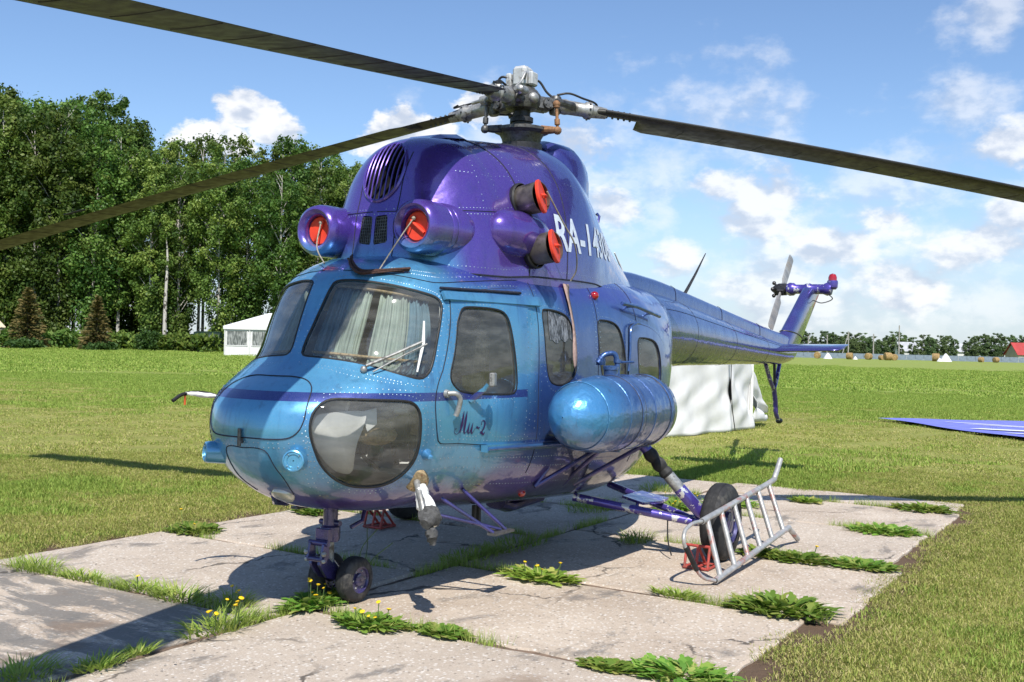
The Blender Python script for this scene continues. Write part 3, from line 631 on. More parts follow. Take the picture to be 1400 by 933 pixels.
for sg in(1,-1):
    for ang in(.08,.55): 
        if ang>.3: B().tube([(x,sg*boom(x)[1]*.965*math.cos(ang),boom(x)[0]+boom(x)[1]*1.004*math.sin(ang)) for x in np.linspace(-2.2,-6.9,30)],.0018,5).build('boom_seam',M['seam'],bo)
        for x in np.linspace(-2.2,-6.9,100): zc,r=boom(x); RV.append((np.array((x,sg*r*.96*math.cos(ang+.07),zc+r*math.sin(ang+.07))),np.array((0,sg*math.cos(ang),math.sin(ang)))))
rivet_mesh('boom_rivets',RV,M['rivet'],bo,.0046)
def airfoil(c,le,chord,cd,nd,th,n=9):
    """closed section: c unused, le point, chord direction cd, thickness direction nd"""
    le=np.array(le,float); P=[]
    tt=[0.5*(1-math.cos(math.pi*i/n)) for i in range(n+1)]
    f=lambda t: 5*th*(.2969*math.sqrt(t)-.126*t-.3516*t*t+.2843*t**3-.1015*t**4)
    for t in tt: P.append(le+np.array(cd)*chord*t+np.array(nd)*f(t)*chord)
    for t in tt[-2:0:-1]: P.append(le+np.array(cd)*chord*t-np.array(nd)*f(t)*chord)
    return P
rg=[]
for t in np.linspace(0,1,9):
    le=np.array((-6.62,0,1.62))*(1-t)+np.array((-8.10,0,2.57))*t; ch=.98*(1-t)+.72*t; rg.append(airfoil(None,le,ch,nrm((-1,0,-.10)),(0,1,0),.21,10))
fin=B().loft(rg).build('tail_fin',M['paint_boom'],heli,auto=60)
B().tube([p for p in airfoil(None,(-7.085,0,1.92),.91,nrm((-1,0,-.10)),(0,1,0),.214,10)]+[airfoil(None,(-7.085,0,1.92),.91,nrm((-1,0,-.10)),(0,1,0),.214,10)[0]],.009,6).build('fin_joint_band',M['steel'],fin)
for sg in(1,-1):
    rg=[airfoil(None,(-6.30-.04*t,sg*(.10+.83*t),1.635+.03*t),.60-.12*t,(-1,0,.17),(.17,0,1),.11,9) for t in np.linspace(0,1,7)]+[airfoil(None,(-6.42,sg*.965,1.68),.36,(-1,0,.17),(.17,0,1),.05,9)]
    B().loft(rg).build('tailplane',M['paint_boom'],heli,auto=60)
b=B().tube(bez([(-6.35,0,1.46),(-6.55,0,1.25),(-6.72,0,1.12)],5),.028,10); b.tube([(-6.95,0,1.47),(-6.80,0,1.20),(-6.72,0,1.12)],.028,10); b.tube(bez([(-6.72,0,1.14),(-6.79,0,.98),(-6.84,0,.80),(-6.95,0,.70)],6),[.034]*12+[.03]*7,10)
sk=b.build('tail_skid',M['paint_gear'],heli); B().ball((-6.99,0,.685),.055,12,(1.5,.8,.7)).build('skid_shoe',M['darkmetal'],sk)
B().tube([(-6.72,0,1.46),(-6.74,0,1.28),(-6.74,0,1.14)],[.02,.02,.014],10).build('skid_damper',M['darkmetal'],sk)
# gearbox on top of the fin, shaft to starboard
g=B().lathe([(.02,-.26),(.085,-.24),(.10,-.18),(.075,-.12),(.075,.05),(.09,.08),(.09,.12),(.07,.16),(.07,.28),(.095,.31),(.10,.37),(.08,.41)],(-8.42,0.05,2.565),(.05,-1,0),24).build('tail_gearbox',M['paint_gear'],heli,auto=45)
B().lathe([(.05,0),(.075,.03),(.08,.10),(.075,.13)],(-8.44,.30,2.56),(0,0,1),20).build('beacon_base',M['paint_gear'],g)
B().lathe([(.062,0),(.062,.05),(.045,.09),(.01,.105)],(-8.44,.30,2.69),(0,0,1),20).build('beacon',M['red_lamp'],g)
B().tube(bez([(-8.40,.24,2.5),(-8.45,.30,2.42),(-8.40,.16,2.36),(-8.3,.05,2.4)],6),.008,6).build('brake_pipe',M['steel'],g)
TR=np.array((-8.42,-.457,2.564)); bd=nrm((-.876,-.157,.452))
tr=B().lathe([(.05,-.12),(.09,-.08),(.09,.04),(.06,.10),(.03,.14)],TR,(0,-1,0),16); tr.box(TR,(.26,.10,.09),(tuple(bd),tuple(nrm(np.cross((0,0,1),bd))),tuple(nrm(np.cross(bd,np.cross((0,0,1),bd))))))
for k in range(5): a=k*2*math.pi/5; tr.ball(TR+np.array((.10*math.cos(a),-.10,.10*math.sin(a))),.032,8)
trh=tr.build('tail_rotor_hub',M['darkmetal'],heli)
for s in(1,-1):
    cd=nrm(np.cross(bd,(0,1,0))); cd=nrm(cd*.85+np.array((0,.4,0))); cd=nrm(cd-bd*np.dot(cd,bd)); nd=np.cross(bd,cd)
    rg=[airfoil(None,TR+s*bd*r-cd*.4*c,c,cd,nd,th,8) for r,c,th in((.12,.05,.5),(.26,.06,.4),(.34,.125,.14),(.8,.135,.11),(1.28,.125,.10),(1.33,.09,.08))]
    B().loft(rg).build('tail_rotor_blade',simple('tail_blade_grey',(.24,.24,.235),.45,0,.3,5,.1,dirt=(.2,.17,.13)) if s>0 else bpy.data.materials['tail_blade_grey'],trh,auto=50)
# antennas, lamps and small fittings
B().tube([(-3.33,.02,2.13),(-3.75,.02,2.46),(-4.05,.02,2.72)],[.026,.016,.006],8,flat=.5).build('blade_antenna',M['darkmetal'],heli)
B().tube([(-2.22,-.12,2.36),(-2.04,-.14,2.56)],[.012,.007],8).build('whip_antenna',M['white_plastic'],heli)
B().tube([(-1.15,.12,2.72),(-1.18,.12,2.80),(-1.22,.08,2.83),(-1.28,.02,2.82),(-1.3,.0,2.76)],.012,8).build('grab_loop',M['paint_cowl'],cowl)
# ---- main rotor
HUB=np.array((0,0,3.60))
mast=B().lathe([(.10,3.1),(.10,3.28),(.12,3.29),(.12,3.33),(.075,3.34),(.075,3.42),(.092,3.425),(.092,3.46),(.068,3.47),(.068,3.62)],(0,0,0),(0,0,1),24).build('rotor_mast',M['darkmetal'],heli)
sw=B().lathe([(.10,3.24),(.15,3.25),(.16,3.29),(.18,3.325),(.225,3.345),(.225,3.368),(.18,3.38),(.12,3.385),(.10,3.40)],(0,0,0),(0,0,1),32)
swo=sw.build('swashplate',M['steel'],mast)
B().lathe([(.14,3.16),(.17,3.18),(.17,3.245),(.13,3.25)],(0,0,0),(0,0,1),28).build('swashplate_base',M['darkmetal'],mast)
hub=B().lathe([(.08,-.085),(.13,-.07),(.15,-.03),(.15,.04),(.12,.08),(.09,.10)],HUB,(0,0,1),24)
hubo=hub.build('rotor_hub',M['steel'],heli)
bx=B().box(HUB+np.array((0,0,.185)),(.15,.13,.17),bev=.025); bx.box(HUB+np.array((0,.095,.165)),(.10,.045,.11),bev=.012); bx.box(HUB+np.array((.02,-.10,.165)),(.10,.05,.11),bev=.012); bx.box(HUB+np.array((-.1,0,.16)),(.05,.10,.10),bev=.01)
bx.lathe([(.05,.26),(.045,.272)],HUB,(0,0,1),16); bx.build('hydraulic_reservoir',simple('reservoir_grey',(.50,.51,.51),.5,.2,.15,20,.15,dirt=(.22,.21,.2)),hubo)
BLADES=[(R(10),.150,.0,-.05),(R(-91),.128,.002,-.10),(R(134),.085,.0055,-.035)]
def blade_pt(az,slope,curve,r,off=0.,dz=0.):
    rr=np.array(r,float); z=3.60-.02-slope*max(0,r-.3)-curve*max(0,r-.8)**2
    return np.array((r*math.cos(az)-off*math.sin(az),r*math.sin(az)+off*math.cos(az),z+dz))
for bi,(az,sl,cu,tw0) in enumerate(BLADES):
    q=lambda r,off=0.,dz=0.: blade_pt(az,sl,cu,r,off,dz)
    d=nrm(q(1.0)-q(.3)); tdir=np.array((-math.sin(az),math.cos(az),0)); ndir=np.cross(d,tdir)
    # hinge block, grip sleeve, horn
    arm=B().box(q(.15),(.13,.13,.115),(tuple(d),tuple(tdir),tuple(ndir)),.02); arm.lathe([(.042,-.085),(.05,-.07),(.05,.07),(.042,.085)],q(.205),tdir,14); arm.lathe([(.038,-.075),(.046,-.06),(.046,.06),(.038,.075)],q(.275),ndir,14)
    for s_ in(-1,1):
        for k in range(4): a=k*math.pi/2+.4; arm.ball(q(.205)+tdir*s_*.085+(d*math.cos(a)+ndir*math.sin(a))*.03,.010,6)
    armo=arm.build('hinge_block',M['steel'],hubo,auto=40)
    sl_=B().lathe([(.04,.0),(.06,.015),(.064,.05),(.058,.08),(.056,.21),(.070,.225),(.070,.27),(.054,.28),(.05,.33),(.044,.40)],q(.305),d,22); slv=sl_.build('blade_grip',M['alloy'],hubo,auto=45)
    st=B()
    for k in range(10):
        a=k*2*math.pi/10; X,Y,_=frame(d); st.ball(q(.305)+d*.248+(X*math.cos(a)+Y*math.sin(a))*.071,.010,6)
    st.build('grip_bolts',M['darkmetal'],slv)['kind']='stuff'
    a2=az-R(42); top=np.array((.31*math.cos(a2),.31*math.sin(a2),3.545)); hn=B().tube([q(.42),q(.40)+tdir*-.07,top+np.array((0,0,.02))],[.036,.032,.026],10); hn.build('pitch_horn',M['steel'],hubo)
    # pitch link down to the swashplate
    bot=np.array((.325*math.cos(a2),.325*math.sin(a2),3.335))
    pl=B().tube([top,top*.88+bot*.12,top*.86+bot*.14,top*.45+bot*.55,top*.43+bot*.57,top*.22+bot*.78,top*.20+bot*.80,bot],[.026,.026,.013,.013,.022,.022,.012,.012],10); pl.ball(bot,.034,10); pl.ball(top,.032,10); pl.build('pitch_link',M['rust'] if bi==2 else M['steel'],swo,auto=40)
    B().tube([(.18*math.cos(a2),.18*math.sin(a2),3.355),(.25*math.cos(a2),.25*math.sin(a2),3.345),tuple(bot+np.array((0,0,.005)))],[.034,.032,.024],10).build('swashplate_arm',M['rust'] if bi==2 else M['steel'],swo)
    # damper and hydraulic hoses
    B().lathe([(.016,0),(.035,.01),(.035,.13),(.02,.14),(.014,.15),(.014,.22)],q(.20,.10,.05),d,14).build('drag_damper',M['alloy'],hubo)
    B().tube(bez([HUB+np.array((.05*math.cos(az+.6),.05*math.sin(az+.6),.15)),HUB+.17*np.array((math.cos(az+.5),math.sin(az+.5),0))+np.array((0,0,.19)),q(.22,.07,.12),q(.29,.05,.06)],7),.010,8).build('hydraulic_hose',M['black'] if bi else M['alloy'],hubo)
    B().tube(bez([q(.28,-.03,.08),q(.38,-.04,.105),q(.50,-.03,.085),q(.60,0,.075),q(.64,.045,.06),q(.59,.06,.065)],7),.009,8).build('deice_cable',M['black'],hubo)
    B().ball(HUB+.13*np.array((math.cos(az+1.05),math.sin(az+1.05),.0)),.052,12,(1,1,.95)).build('hinge_cap',M['alloy'],hubo)
    # blade: spar root, notched pocket start, full chord
    rg=[]
    SEC=[(.60,.09,.6,.5),(.66,.14,.38,.5),(.80,.16,.32,.47),(.98,.18,.26,.44),(1.0,.18,.25,.44)]
    for r,c,th,le in SEC:
        o=q(r,-c*le); rg.append(airfoil(None,o,c,tdir,ndir,th,10))
    for r in(1.03,1.12)+tuple(np.linspace(1.5,7.1,28))+(7.2,7.25):
        c=.40 if r>1.1 else .35; c=c if r<7.22 else .36
        tw=tw0-.07+.012*r; cd=nrm(tdir*math.cos(tw)+ndir*math.sin(tw)); nn=np.cross(d,cd)
        rg.append(airfoil(None,q(r,-.085,.0),c,cd,nn,.115 if r<7.22 else .05,10))
    bl=B().loft(rg).build('rotor_blade',M['blade'],hubo,auto=45)
    rgl=[]
    b2=B().tube([q(r,-.088) for r in list(np.linspace(.68,7.2,32))],.012,8); b2.build('leading_edge_strip',M['blade_dark'],bl)
    for k in range(16):      # joints between the trailing-edge pockets
        r=1.4+k*.36; tw=tw0-.07+.012*r; cd=nrm(tdir*math.cos(tw)+ndir*math.sin(tw)); nn=np.cross(d,cd); le=q(r,-.085)
        f=lambda t: 5*.115*(.2969*math.sqrt(t)-.126*t-.3516*t*t+.2843*t**3-.1015*t**4)*.40
        B().tube([le+cd*.4*t-nn*(f(t)+.0008) for t in(.3,.5,.7,.97)],.0028,4).build('pocket_joint',M['blade_dark'],bl)
    B().box(q(5.25,.345),(.32,.05,.006),(tuple(d),tuple(tdir),tuple(ndir)),.001).build('trim_tab',M['blade_dark'],bl)
    cf=B()
    for k in range(6): cf.ball(q(.66+k*.05,0,-.028),.011,6); cf.ball(q(.66+k*.05,0,.03),.011,6)
    cf.build('root_bolts',M['steel'],bl)['kind']='stuff'
# ---- landing gear
def tyre(c,r,w,axis,parent,name='wheel'):
    c=np.array(c,float); pr=[]
    for t in np.linspace(-1,1,25):
        a=abs(t); pr.append((r*(.60+.40*(1-a**2.6)**(1/2.2)) if a<1 else r*.58, w/2*math.copysign(min(1,a**.75),t)))
    wh=B().lathe(pr,c,axis,36,False).build(name,M['rubber'],parent,auto=60)
    gro=B()
    for o in(-.22,0,.22): gro.lathe([(r*1.0005,w*(o-.012)),(r*1.0006,w*(o+.012))],c,axis,36,False)
    gro.build('tread_groove',M['black'],wh)
    for s in(-1,1):
        ax=np.array(axis,float)*s
        rim=B().lathe([(r*.60,w*.42),(r*.585,w*.47),(r*.54,w*.46),(r*.50,w*.34),(r*.30,w*.30),(r*.26,w*.42),(r*.12,w*.46),(.004,w*.46)],c,ax,28,False).build('rim',M['paint_leg'],wh,auto=40)
        X,Y,_=frame(ax); bt=B()
        for k in range(6): a=k*math.pi/3; bt.ball(c+ax*w*.33+(X*math.cos(a)+Y*math.sin(a))*r*.40,r*.05,8)
        bt.build('rim_bolts',M['alloy'],rim)
    return wh
for sg in(1,-1): tyre((2.09,.112*sg,.142),.142,.112,(0,1,0),heli,'nose_wheel')
ng=B().lathe([(.042,0),(.046,.02),(.046,.16),(.056,.17),(.056,.21),(.04,.22)],(2.2,0,.44),(0,0,1),20); ng.lathe([(.058,0),(.064,.02),(.064,.09),(.052,.10)],(2.2,0,.385),(0,0,1),20); ng.tube([(2.2,.08,.50),(2.2,-.08,.50)],.018,10); ng.box((2.255,0,.43),(.05,.10,.08)); ngo=ng.build('nose_gear_leg',M['paint_leg'],heli,auto=40)
B().tube([(2.2,0,.42),(2.2,0,.24)],.028,14).build('oleo_piston',M['alloy'],ngo)
tl=B()
for sg in(1,-1):
    tl.plate([(2.285,.055*sg,.40),(2.325,.055*sg,.385),(2.345,.055*sg,.30),(2.31,.055*sg,.275),(2.275,.055*sg,.30)],.018)
    tl.plate([(2.33,.034*sg,.30),(2.34,.034*sg,.26),(2.27,.034*sg,.17),(2.12,.034*sg,.125),(2.08,.034*sg,.16),(2.2,.034*sg,.24),(2.28,.034*sg,.31)],.02)
tl.tube([(2.325,.075,.29),(2.325,-.075,.29)],.018,10); tl.tube([(2.30,.075,.385),(2.30,-.075,.385)],.018,10); tl.tube([(2.09,.13,.142),(2.09,-.13,.142)],.024,12); tl.tube([(2.2,0,.25),(2.15,0,.19),(2.09,0,.142)],[.035,.04,.04],12)
tl.build('torque_link',M['paint_leg'],ngo,auto=40)
pn=B()
for sg in(1,-1): pn.ball((2.335,.07*sg,.33),.018,8); pn.ball((2.335,.07*sg,.285),.014,8)
pn.build('link_pins',M['alloy'],ngo)
B().tube([(2.12,.10,.47),(2.04,.12,.50),(1.95,.08,.60)],.015,8).build('gear_brace',M['paint_leg'],ngo)
for sg in(1,-1):
    f=(lambda p:p) if sg>0 else my
    wh=tyre(f((-.63,1.52,.30)),.30,.18,(0,1,0),heli,'main_wheel')
    ol=B().tube([f((-.35,.86,.98)),f((-.40,1.0,.82))],.045,16); lo=B().tube([f((-.50,1.22,.545)),f((-.565,1.37,.37)),f((-.57,1.385,.35)),f((-.60,1.45,.29))],[.052,.052,.04,.04],16); olo=ol.build('main_oleo',M['paint_gear'],heli,auto=40); lo.build('oleo_cylinder',M['paint_gear'],olo,auto=40)
    P0,P1=np.array(f((-.395,.985,.835))),np.array(f((-.50,1.22,.545))); bt=[];rr=[]
    for i in range(29): t=i/28; bt.append(P0*(1-t)+P1*t); rr.append(.044+.012*abs(math.sin(t*math.pi*4)) if t<.62 else .046)
    B().tube(bt,rr,16).build('dust_gaiter',M['rubber'],olo); B().tube([P0*.34+P1*.66,P1],.0475,16).build('oleo_collar',M['alloy'],olo)
    ar=B().tube([f((-.28,.40,.425)),f((-.58,1.30,.285))],.034,14); ar.tube([f((-1.02,.36,.45)),f((-.64,1.30,.285))],.030,14); ar.tube([f((-.61,1.26,.288)),f((-.63,1.45,.295))],.045,14); aro=ar.build('gear_arm',M['paint_gear'],heli,auto=40)
    B().plate([f((-.52,.72,.43)),f((-.46,.93,.40)),f((-.66,1.0,.395)),f((-.86,.98,.40)),f((-.9,.72,.43))],.02).build('arm_step',M['paint_gear'],aro)
    sb=B().tube([f((-.50,.86,.345)),f((-.52,.86,.41))],.014,8); sb.tube([f((-.78,.90,.345)),f((-.78,.90,.40))],.014,8); sb.build('step_bracket',M['paint_gear'],aro)
    B().tube(bez([f((-.52,1.12,.30)),f((-.50,1.13,.20)),f((-.47,1.15,.12)),f((-.42,1.20,.03))],5),.006,6).build('static_wick',M['black'],aro)
    # fuel tank
    pf=[(.004,1.255),(.06,1.245),(.13,1.20),(.19,1.12),(.232,1.01),(.252,.90),(.262,.78),(.266,.62),(.266,.05),(.25,-.06),(.19,-.13),(.10,-.16),(.004,-.165)]
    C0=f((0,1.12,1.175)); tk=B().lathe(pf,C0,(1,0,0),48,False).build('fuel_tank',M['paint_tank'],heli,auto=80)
    def band(x,r,w,m,name,hh=.006): B().lathe([(r,x-w/2),(r+hh,x-w/2+.003),(r+hh,x+w/2-.003),(r,x+w/2)],C0,(1,0,0),48,False).build(name,m,tk,auto=50)
    band(1.03,.226,.010,M['paint_tank'],'tank_seam',.004); band(.76,.262,.012,M['paint_tank'],'tank_seam',.004); band(.36,.265,.012,M['paint_tank'],'tank_seam',.005)
    for x in(.56,.06): band(x,.265,.05,M['paint_tank'],'tank_strap'); band(x-.032,.265,.008,M['black'],'strap_pad',.004); band(x+.032,.265,.008,M['black'],'strap_pad',.004)
    B().lathe([(.05,0),(.05,.05),(.056,.052),(.056,.075),(.05,.08),(.004,.082)],f((.44,1.06,1.425)),(0,0,1),20).build('filler_cap',M['paint_tank'],tk,auto=40)
    vv=B().lathe([(.055,0),(.05,.015),(.022,.02),(.022,.10),(.03,.105),(.03,.13)],f((.25,1.02,1.42)),(0,0,1),16); vv.tube(bez([f((.25,1.02,1.53)),f((.27,1.0,1.59)),f((.33,.95,1.58)),f((.37,.92,1.52))],5),.02,10); vv.box(f((.34,.93,1.53)),(.06,.05,.05)); vv.tube([f((.25,1.05,1.53)),f((.10,1.08,1.53))],.009,8); vv.build('tank_valve',M['paint_tank'],tk,auto=40)
    cr=B()
    for x in(.56,.06): cr.box(f((x,.99,.945)),(.06,.34,.05),((1,0,0),tuple(nrm(f((0,.92,.12))-np.array((0,0,0)))),(0,0,1))) if False else cr.tube([f((x,.80,.93)),f((x,1.0,.925)),f((x,1.2,.93))],.026,8)
    cro=cr.build('tank_cradle',M['paint_tank'],heli)
    for a_,b_ in(((.80,.66,.64),(.38,.98,.92)),((.28,.60,.60),(.34,.98,.92)),((.10,.60,.58),(-.14,1.12,.93)),((.80,.66,.64),(.70,.72,.78))): B().tube([f(a_),f(b_)],.017,10).build('tank_strut',M['paint_leg'],cro)
    B().tube([f((.20,.78,.87)),f((.04,.78,.87))],.03,12).build('fuel_pipe',M['tan'],cro)
# ---- doors, rails, steps and other fittings on the flanks
def sp_(x,z,off=0.,sg=1):
    y=float(FUS.y_at(x,z))+off; return (x,y*sg,z)
for sg in(1,-1):
    f=(lambda p:p) if sg>0 else my
    B().plate([f((1.66,.785,1.0)),f((.70,.80,.975)),f((.70,.80,.925)),f((1.66,.785,.955))],.05).build('sill_rail',M['paint_fus'],heli); B().tube([f((1.66,.815,.978)),f((.70,.83,.95))],.012,8).build('sill_rail_lip',M['paint_tank'],heli)
    B().plate([f(sp_(1.98,1.955,.012)),f(sp_(1.0,1.965,.022)),f(sp_(1.0,1.905,.025)),f(sp_(1.98,1.905,.010))],.022).build('door_rail',M['paint_fus'],heli)
    B().tube([f(sp_(1.98,1.975,.012)),f(sp_(1.2,1.985,.02))],.010,8).build('drip_rail',M['seam'],heli)
    hd=B().tube(bez([f((2.045,.762,1.335)),f((2.01,.80,1.335)),f((1.985,.812,1.30)),f((1.985,.80,1.24)),f((1.99,.785,1.20))],5),[.016]*21,10); hd.lathe([(.026,0),(.022,.02)],f((2.045,.748,1.335)),f((0,1,0)),14); hd.build('door_handle',M['alloy'],heli,auto=50)
    if sg>0:
        mr=B().tube([f((1.80,.762,1.285)),f((1.775,.85,1.36)),f((1.77,.87,1.39))],[.022,.016,.012],8); mr.build('mirror_bracket',M['paint_fus'],heli); B().box(f((1.76,.90,1.42)),(.07,.035,.085),((nrm((1,.3*sg,0))),(nrm((-.3*sg,1,0))),(0,0,1)),.008).build('mirror',M['alloy'],heli)
    # boarding step
    s1,s2,s3,s4=f((1.80,.56,.66)),f((1.62,.60,.70)),f((1.60,.83,.445)),f((1.45,.83,.445))
    bs=B().tube([s1,s3],.0125,10); bs.tube([s2,s4],.0125,10); bs.tube([f((1.9,.46,.585)),f((1.66,.76,.50)),f((1.50,.82,.452))],.011,8); bso=bs.build('boarding_step',M['paint_leg'],heli)
    B().plate([f((1.63,.80,.438)),f((1.40,.80,.438)),f((1.40,.865,.438)),f((1.63,.865,.438))],.016).build('step_tread',M['steel'],bso)
    # pitot tube on a flange
    if sg>0:
        fl=np.array(f((2.165,.632,.815))); fn=nrm(f((.62,.62,-.42)))
        pf=B().lathe([(.074,-.012),(.074,.012),(.068,.018),(.02,.02)],fl,fn,24).build('pitot_flange',M['tan'],heli,auto=40)
        bt=B(); X,Y,_=frame(fn)
        for k in range(6): a=k*math.pi/3; bt.ball(fl+fn*.014+(X*math.cos(a)+Y*math.sin(a))*.054,.009,6)
        bt.build('flange_bolts',M['rust'],pf)
        B().tube(bez([fl+fn*.01,f((2.235,.71,.75)),f((2.27,.76,.68)),f((2.285,.79,.62))],6),.021,12).build('pitot_mast',M['alloy'],heli)
    # heater nozzle on the cheek
    c=np.array(f((2.845,.30,.965))); d=nrm(f((.86,.50,.05)))
    nz=B().lathe([(.075,-.12),(.068,-.04),(.064,.07),(.060,.088),(.052,.092),(.050,.086),(.036,.086),(.034,.080),(.004,.080)],c,d,28,False).build('cheek_port',M['paint_fus'],heli,auto=35)
    bb=B(); X,Y,_=frame(d)
    for k in range(4): a=k*math.pi/2+.7; bb.ball(c+d*.088+(X*math.cos(a)+Y*math.sin(a))*.043,.005,6)
    bb.build('port_screws',M['rivet'],nz)
    B().lathe([(.036,0),(.034,.012),(.020,.03),(.016,.075),(.009,.08)],f((2.17,.705,.975)),nrm(f((.55,.8,-.15))),18).build('side_nozzle',M['paint_fus'],heli,auto=40)
    # wiper (port pane only)
    O=lambda u,v,o: (lambda p:(p[0],p[1]*sg,p[2]))(pt(FUS,u,v,o))
    if sg>0: B().ball(O(.678,1.376,.015),.022,10).build('wiper_pivot',M['alloy'],heli)
    if sg>0:
        B().tube([O(.69,1.378,.04),O(.88,1.46,.05),O(1.08,1.552,.045)],[.011,.009,.008],8).build('wiper_arm',M['alloy'],heli); B().tube([O(.764,1.367,.02),O(.95,1.46,.045),O(1.13,1.545,.04)],.005,8).build('wiper_link',M['alloy'],heli)
    if sg>0: B().tube([O(1.10,1.68,.022),O(1.10,1.55,.03),O(1.11,1.38,.022)],[.006,.011,.006],8).build('wiper_blade',M['white_plastic'],heli)
    # grab rail over the rear door, red lamps
    gb=B().tube([f(sp_(-.30,1.985,.05)),f(sp_(-.55,1.97,.07)),f(sp_(-1.10,1.91,.07))],.016,8)
    for x,z in((-.5,1.97),(-.95,1.93)): gb.tube([f(sp_(x,z,-.02)),f(sp_(x,z,.07))],.011,8)
    gb.build('grab_rail',M['paint_tank'],heli)
    B().tube(bez([f(sp_(-.38,1.45,.02)),f(sp_(-.40,1.60,.025)),f(sp_(-.42,1.78,.03)),f(sp_(-.52,1.83,.035)),f(sp_(-.62,1.835,.03))],5),.010,8).build('rain_gutter',M['paint_tank'],heli)
    lp=B().lathe([(.034,0),(.034,.012),(.028,.03),(.012,.042),(.003,.044)],sp_(.073,2.02,-.004,sg),nrm(f((0,.75,.6))),16).build('side_lamp',M['red_lamp'],heli)
    B().lathe([(.03,0),(.026,.02),(.01,.03)],sp_(.81,.59,-.004,sg),nrm(f((0,.6,-.7))),14).build('belly_lamp',M['red_lamp'],heli)
B().lathe([(.07,-.02),(.07,.012),(.066,.018),(.05,.022),(.004,.025)],FUS(.104,.60)+np.array((.0,.0,.0)),normals(FUS,.104,.60),24).build('landing_light',M['lens'],heli)
lt=B().box(FUS(0.,1.055)+np.array((.012,0,-.01)),(.014,.022,.10),bev=.003); lt.box(FUS(0.,1.0)+np.array((.016,0,.02)),(.02,.03,.03)); lt.build('hatch_latch',M['steel'],heli)
B().box((1.02,.30,.43),(.025,.025,.14)).build('drain_pipe',M['black'],heli); B().box((.96,.30,.43),(.025,.025,.13)).build('drain_pipe',M['black'],heli)
B().tube([(-.1,.15,.42),(.35,.15,.40),(.5,.15,.44)],.09,12,flat=.5).build('belly_fairing',M['paint_leg'],heli)
B().tube([(2.62,-.08,.70),(2.55,-.14,.655),(2.42,-.16,.63)],.018,8).build('tow_lug',M['paint_leg'],heli)
# ---- cockpit
B().box((.45,0,.86),(3.5,1.24,.03)).build('cabin_floor',M['grey_lining'],heli)
B().box((1.10,0,1.43),(.03,1.36,1.06)).build('cabin_bulkhead',M['pale_grey'],heli)
B().plate([(2.56,.30,.90),(2.46,.38,1.38),(2.40,-.50,1.38),(2.46,-.42,.90)],.02).build('nose_bulkhead',M['pale_grey'],heli)
for sg in(1,-1):
    uu=chaikin([(.535,1.20),(.72,1.22),(.95,1.20),(.93,1.08),(.88,.98),(.855,.86),(.82,.715),(.70,.725),(.61,.82),(.555,.96)],2); n_=len(uu); q_=[(p_[0],p_[1]*sg,p_[2]) for p_ in pt(FUS,uu[:,0],uu[:,1],-.085)]; B().add(q_+[tuple(np.mean(q_,0))],[(i,(i+1)%n_,n_) for i in range(n_)]).build('nose_side_lining',M['pale_grey'],heli,fix=False)
    uu=np.array([(.90,1.20),(1.02,1.22),(1.05,1.10),(.98,1.05)]); B().add([(p_[0],p_[1]*sg,p_[2]) for p_ in pt(FUS,uu[:,0],uu[:,1],-.12)],[(0,1,2,3)]).build('frame_gusset',M['pale_grey'],heli,fix=False)
ip=B().box((2.36,-.28,1.36),(.10,.52,.22),(nrm((1,0,.25)),(0,1,0),nrm((-.25,0,1))),.02); ip.box((2.30,.12,1.18),(.22,.26,.45),bev=.03); ip.box((2.28,.30,1.36),(.10,.5,.12),bev=.02); ip.build('instrument_panel',M['leather'],heli)
for i,(y,z) in enumerate(((-.45,1.38),(-.33,1.38),(-.21,1.38),(-.09,1.38),(.16,1.37),(.30,1.37))): B().lathe([(.045,0),(.045,.01),(.038,.012),(.004,.012)],(2.30,y,z),(-1,0,.2),16).build('gauge',M['pale_grey'],heli)
for y in(.36,-.36):
    stt=B().box((1.55,y,1.10),(.48,.46,.12),bev=.04); stt.box((1.36,y,1.42),(.13,.42,.62),(nrm((1,0,.2)),(0,1,0),nrm((-.2,0,1))),.05); sto=stt.build('pilot_seat',M['tan'],heli); B().box((1.55,y,.95),(.3,.3,.2)).build('seat_base',M['darkmetal'],sto)
    B().box((1.28,y,1.80),(.10,.24,.14),bev=.04).build('headrest',M['leather'],sto)
    B().tube(bez([(2.0,y,.87),(2.05,y,1.05),(1.96,y,1.22),(1.92,y,1.32)],6),[.016]*16+[.024]*3,10).build('control_stick',M['black'],heli)
    for s in(-.11,.11): B().box((2.35,y+s,1.0),(.03,.09,.13),(nrm((1,0,.4)),(0,1,0),nrm((-.4,0,1)))).build('pedal',M['steel'],heli)
B().box((2.22,.555,1.12),(.10,.09,.19),(nrm((1,.4,.3)),nrm((-.4,1,0)),nrm((-.3,0,1))),.012).build('control_box',M['black'],heli)
B().box((2.245,.575,1.225),(.10,.09,.03),(nrm((1,.4,.3)),nrm((-.4,1,0)),nrm((-.3,0,1))),.008).build('control_box_lid',M['pale_grey'],heli)
B().ball((2.36,.47,1.09),.13,12,(1,1.0,.5)).build('coiled_strap',M['tan'],heli)
B().tube(bez([(2.3,.45,.88),(2.42,.42,.98),(2.44,.46,1.15),(2.36,.55,1.28)],6),.014,8).build('cockpit_pipe',M['black'],heli)
B().box((1.20,.40,1.50),(.14,.16,.24),bev=.02).build('first_aid_box',simple('yellow_box',(.55,.38,.05),.6),heli)
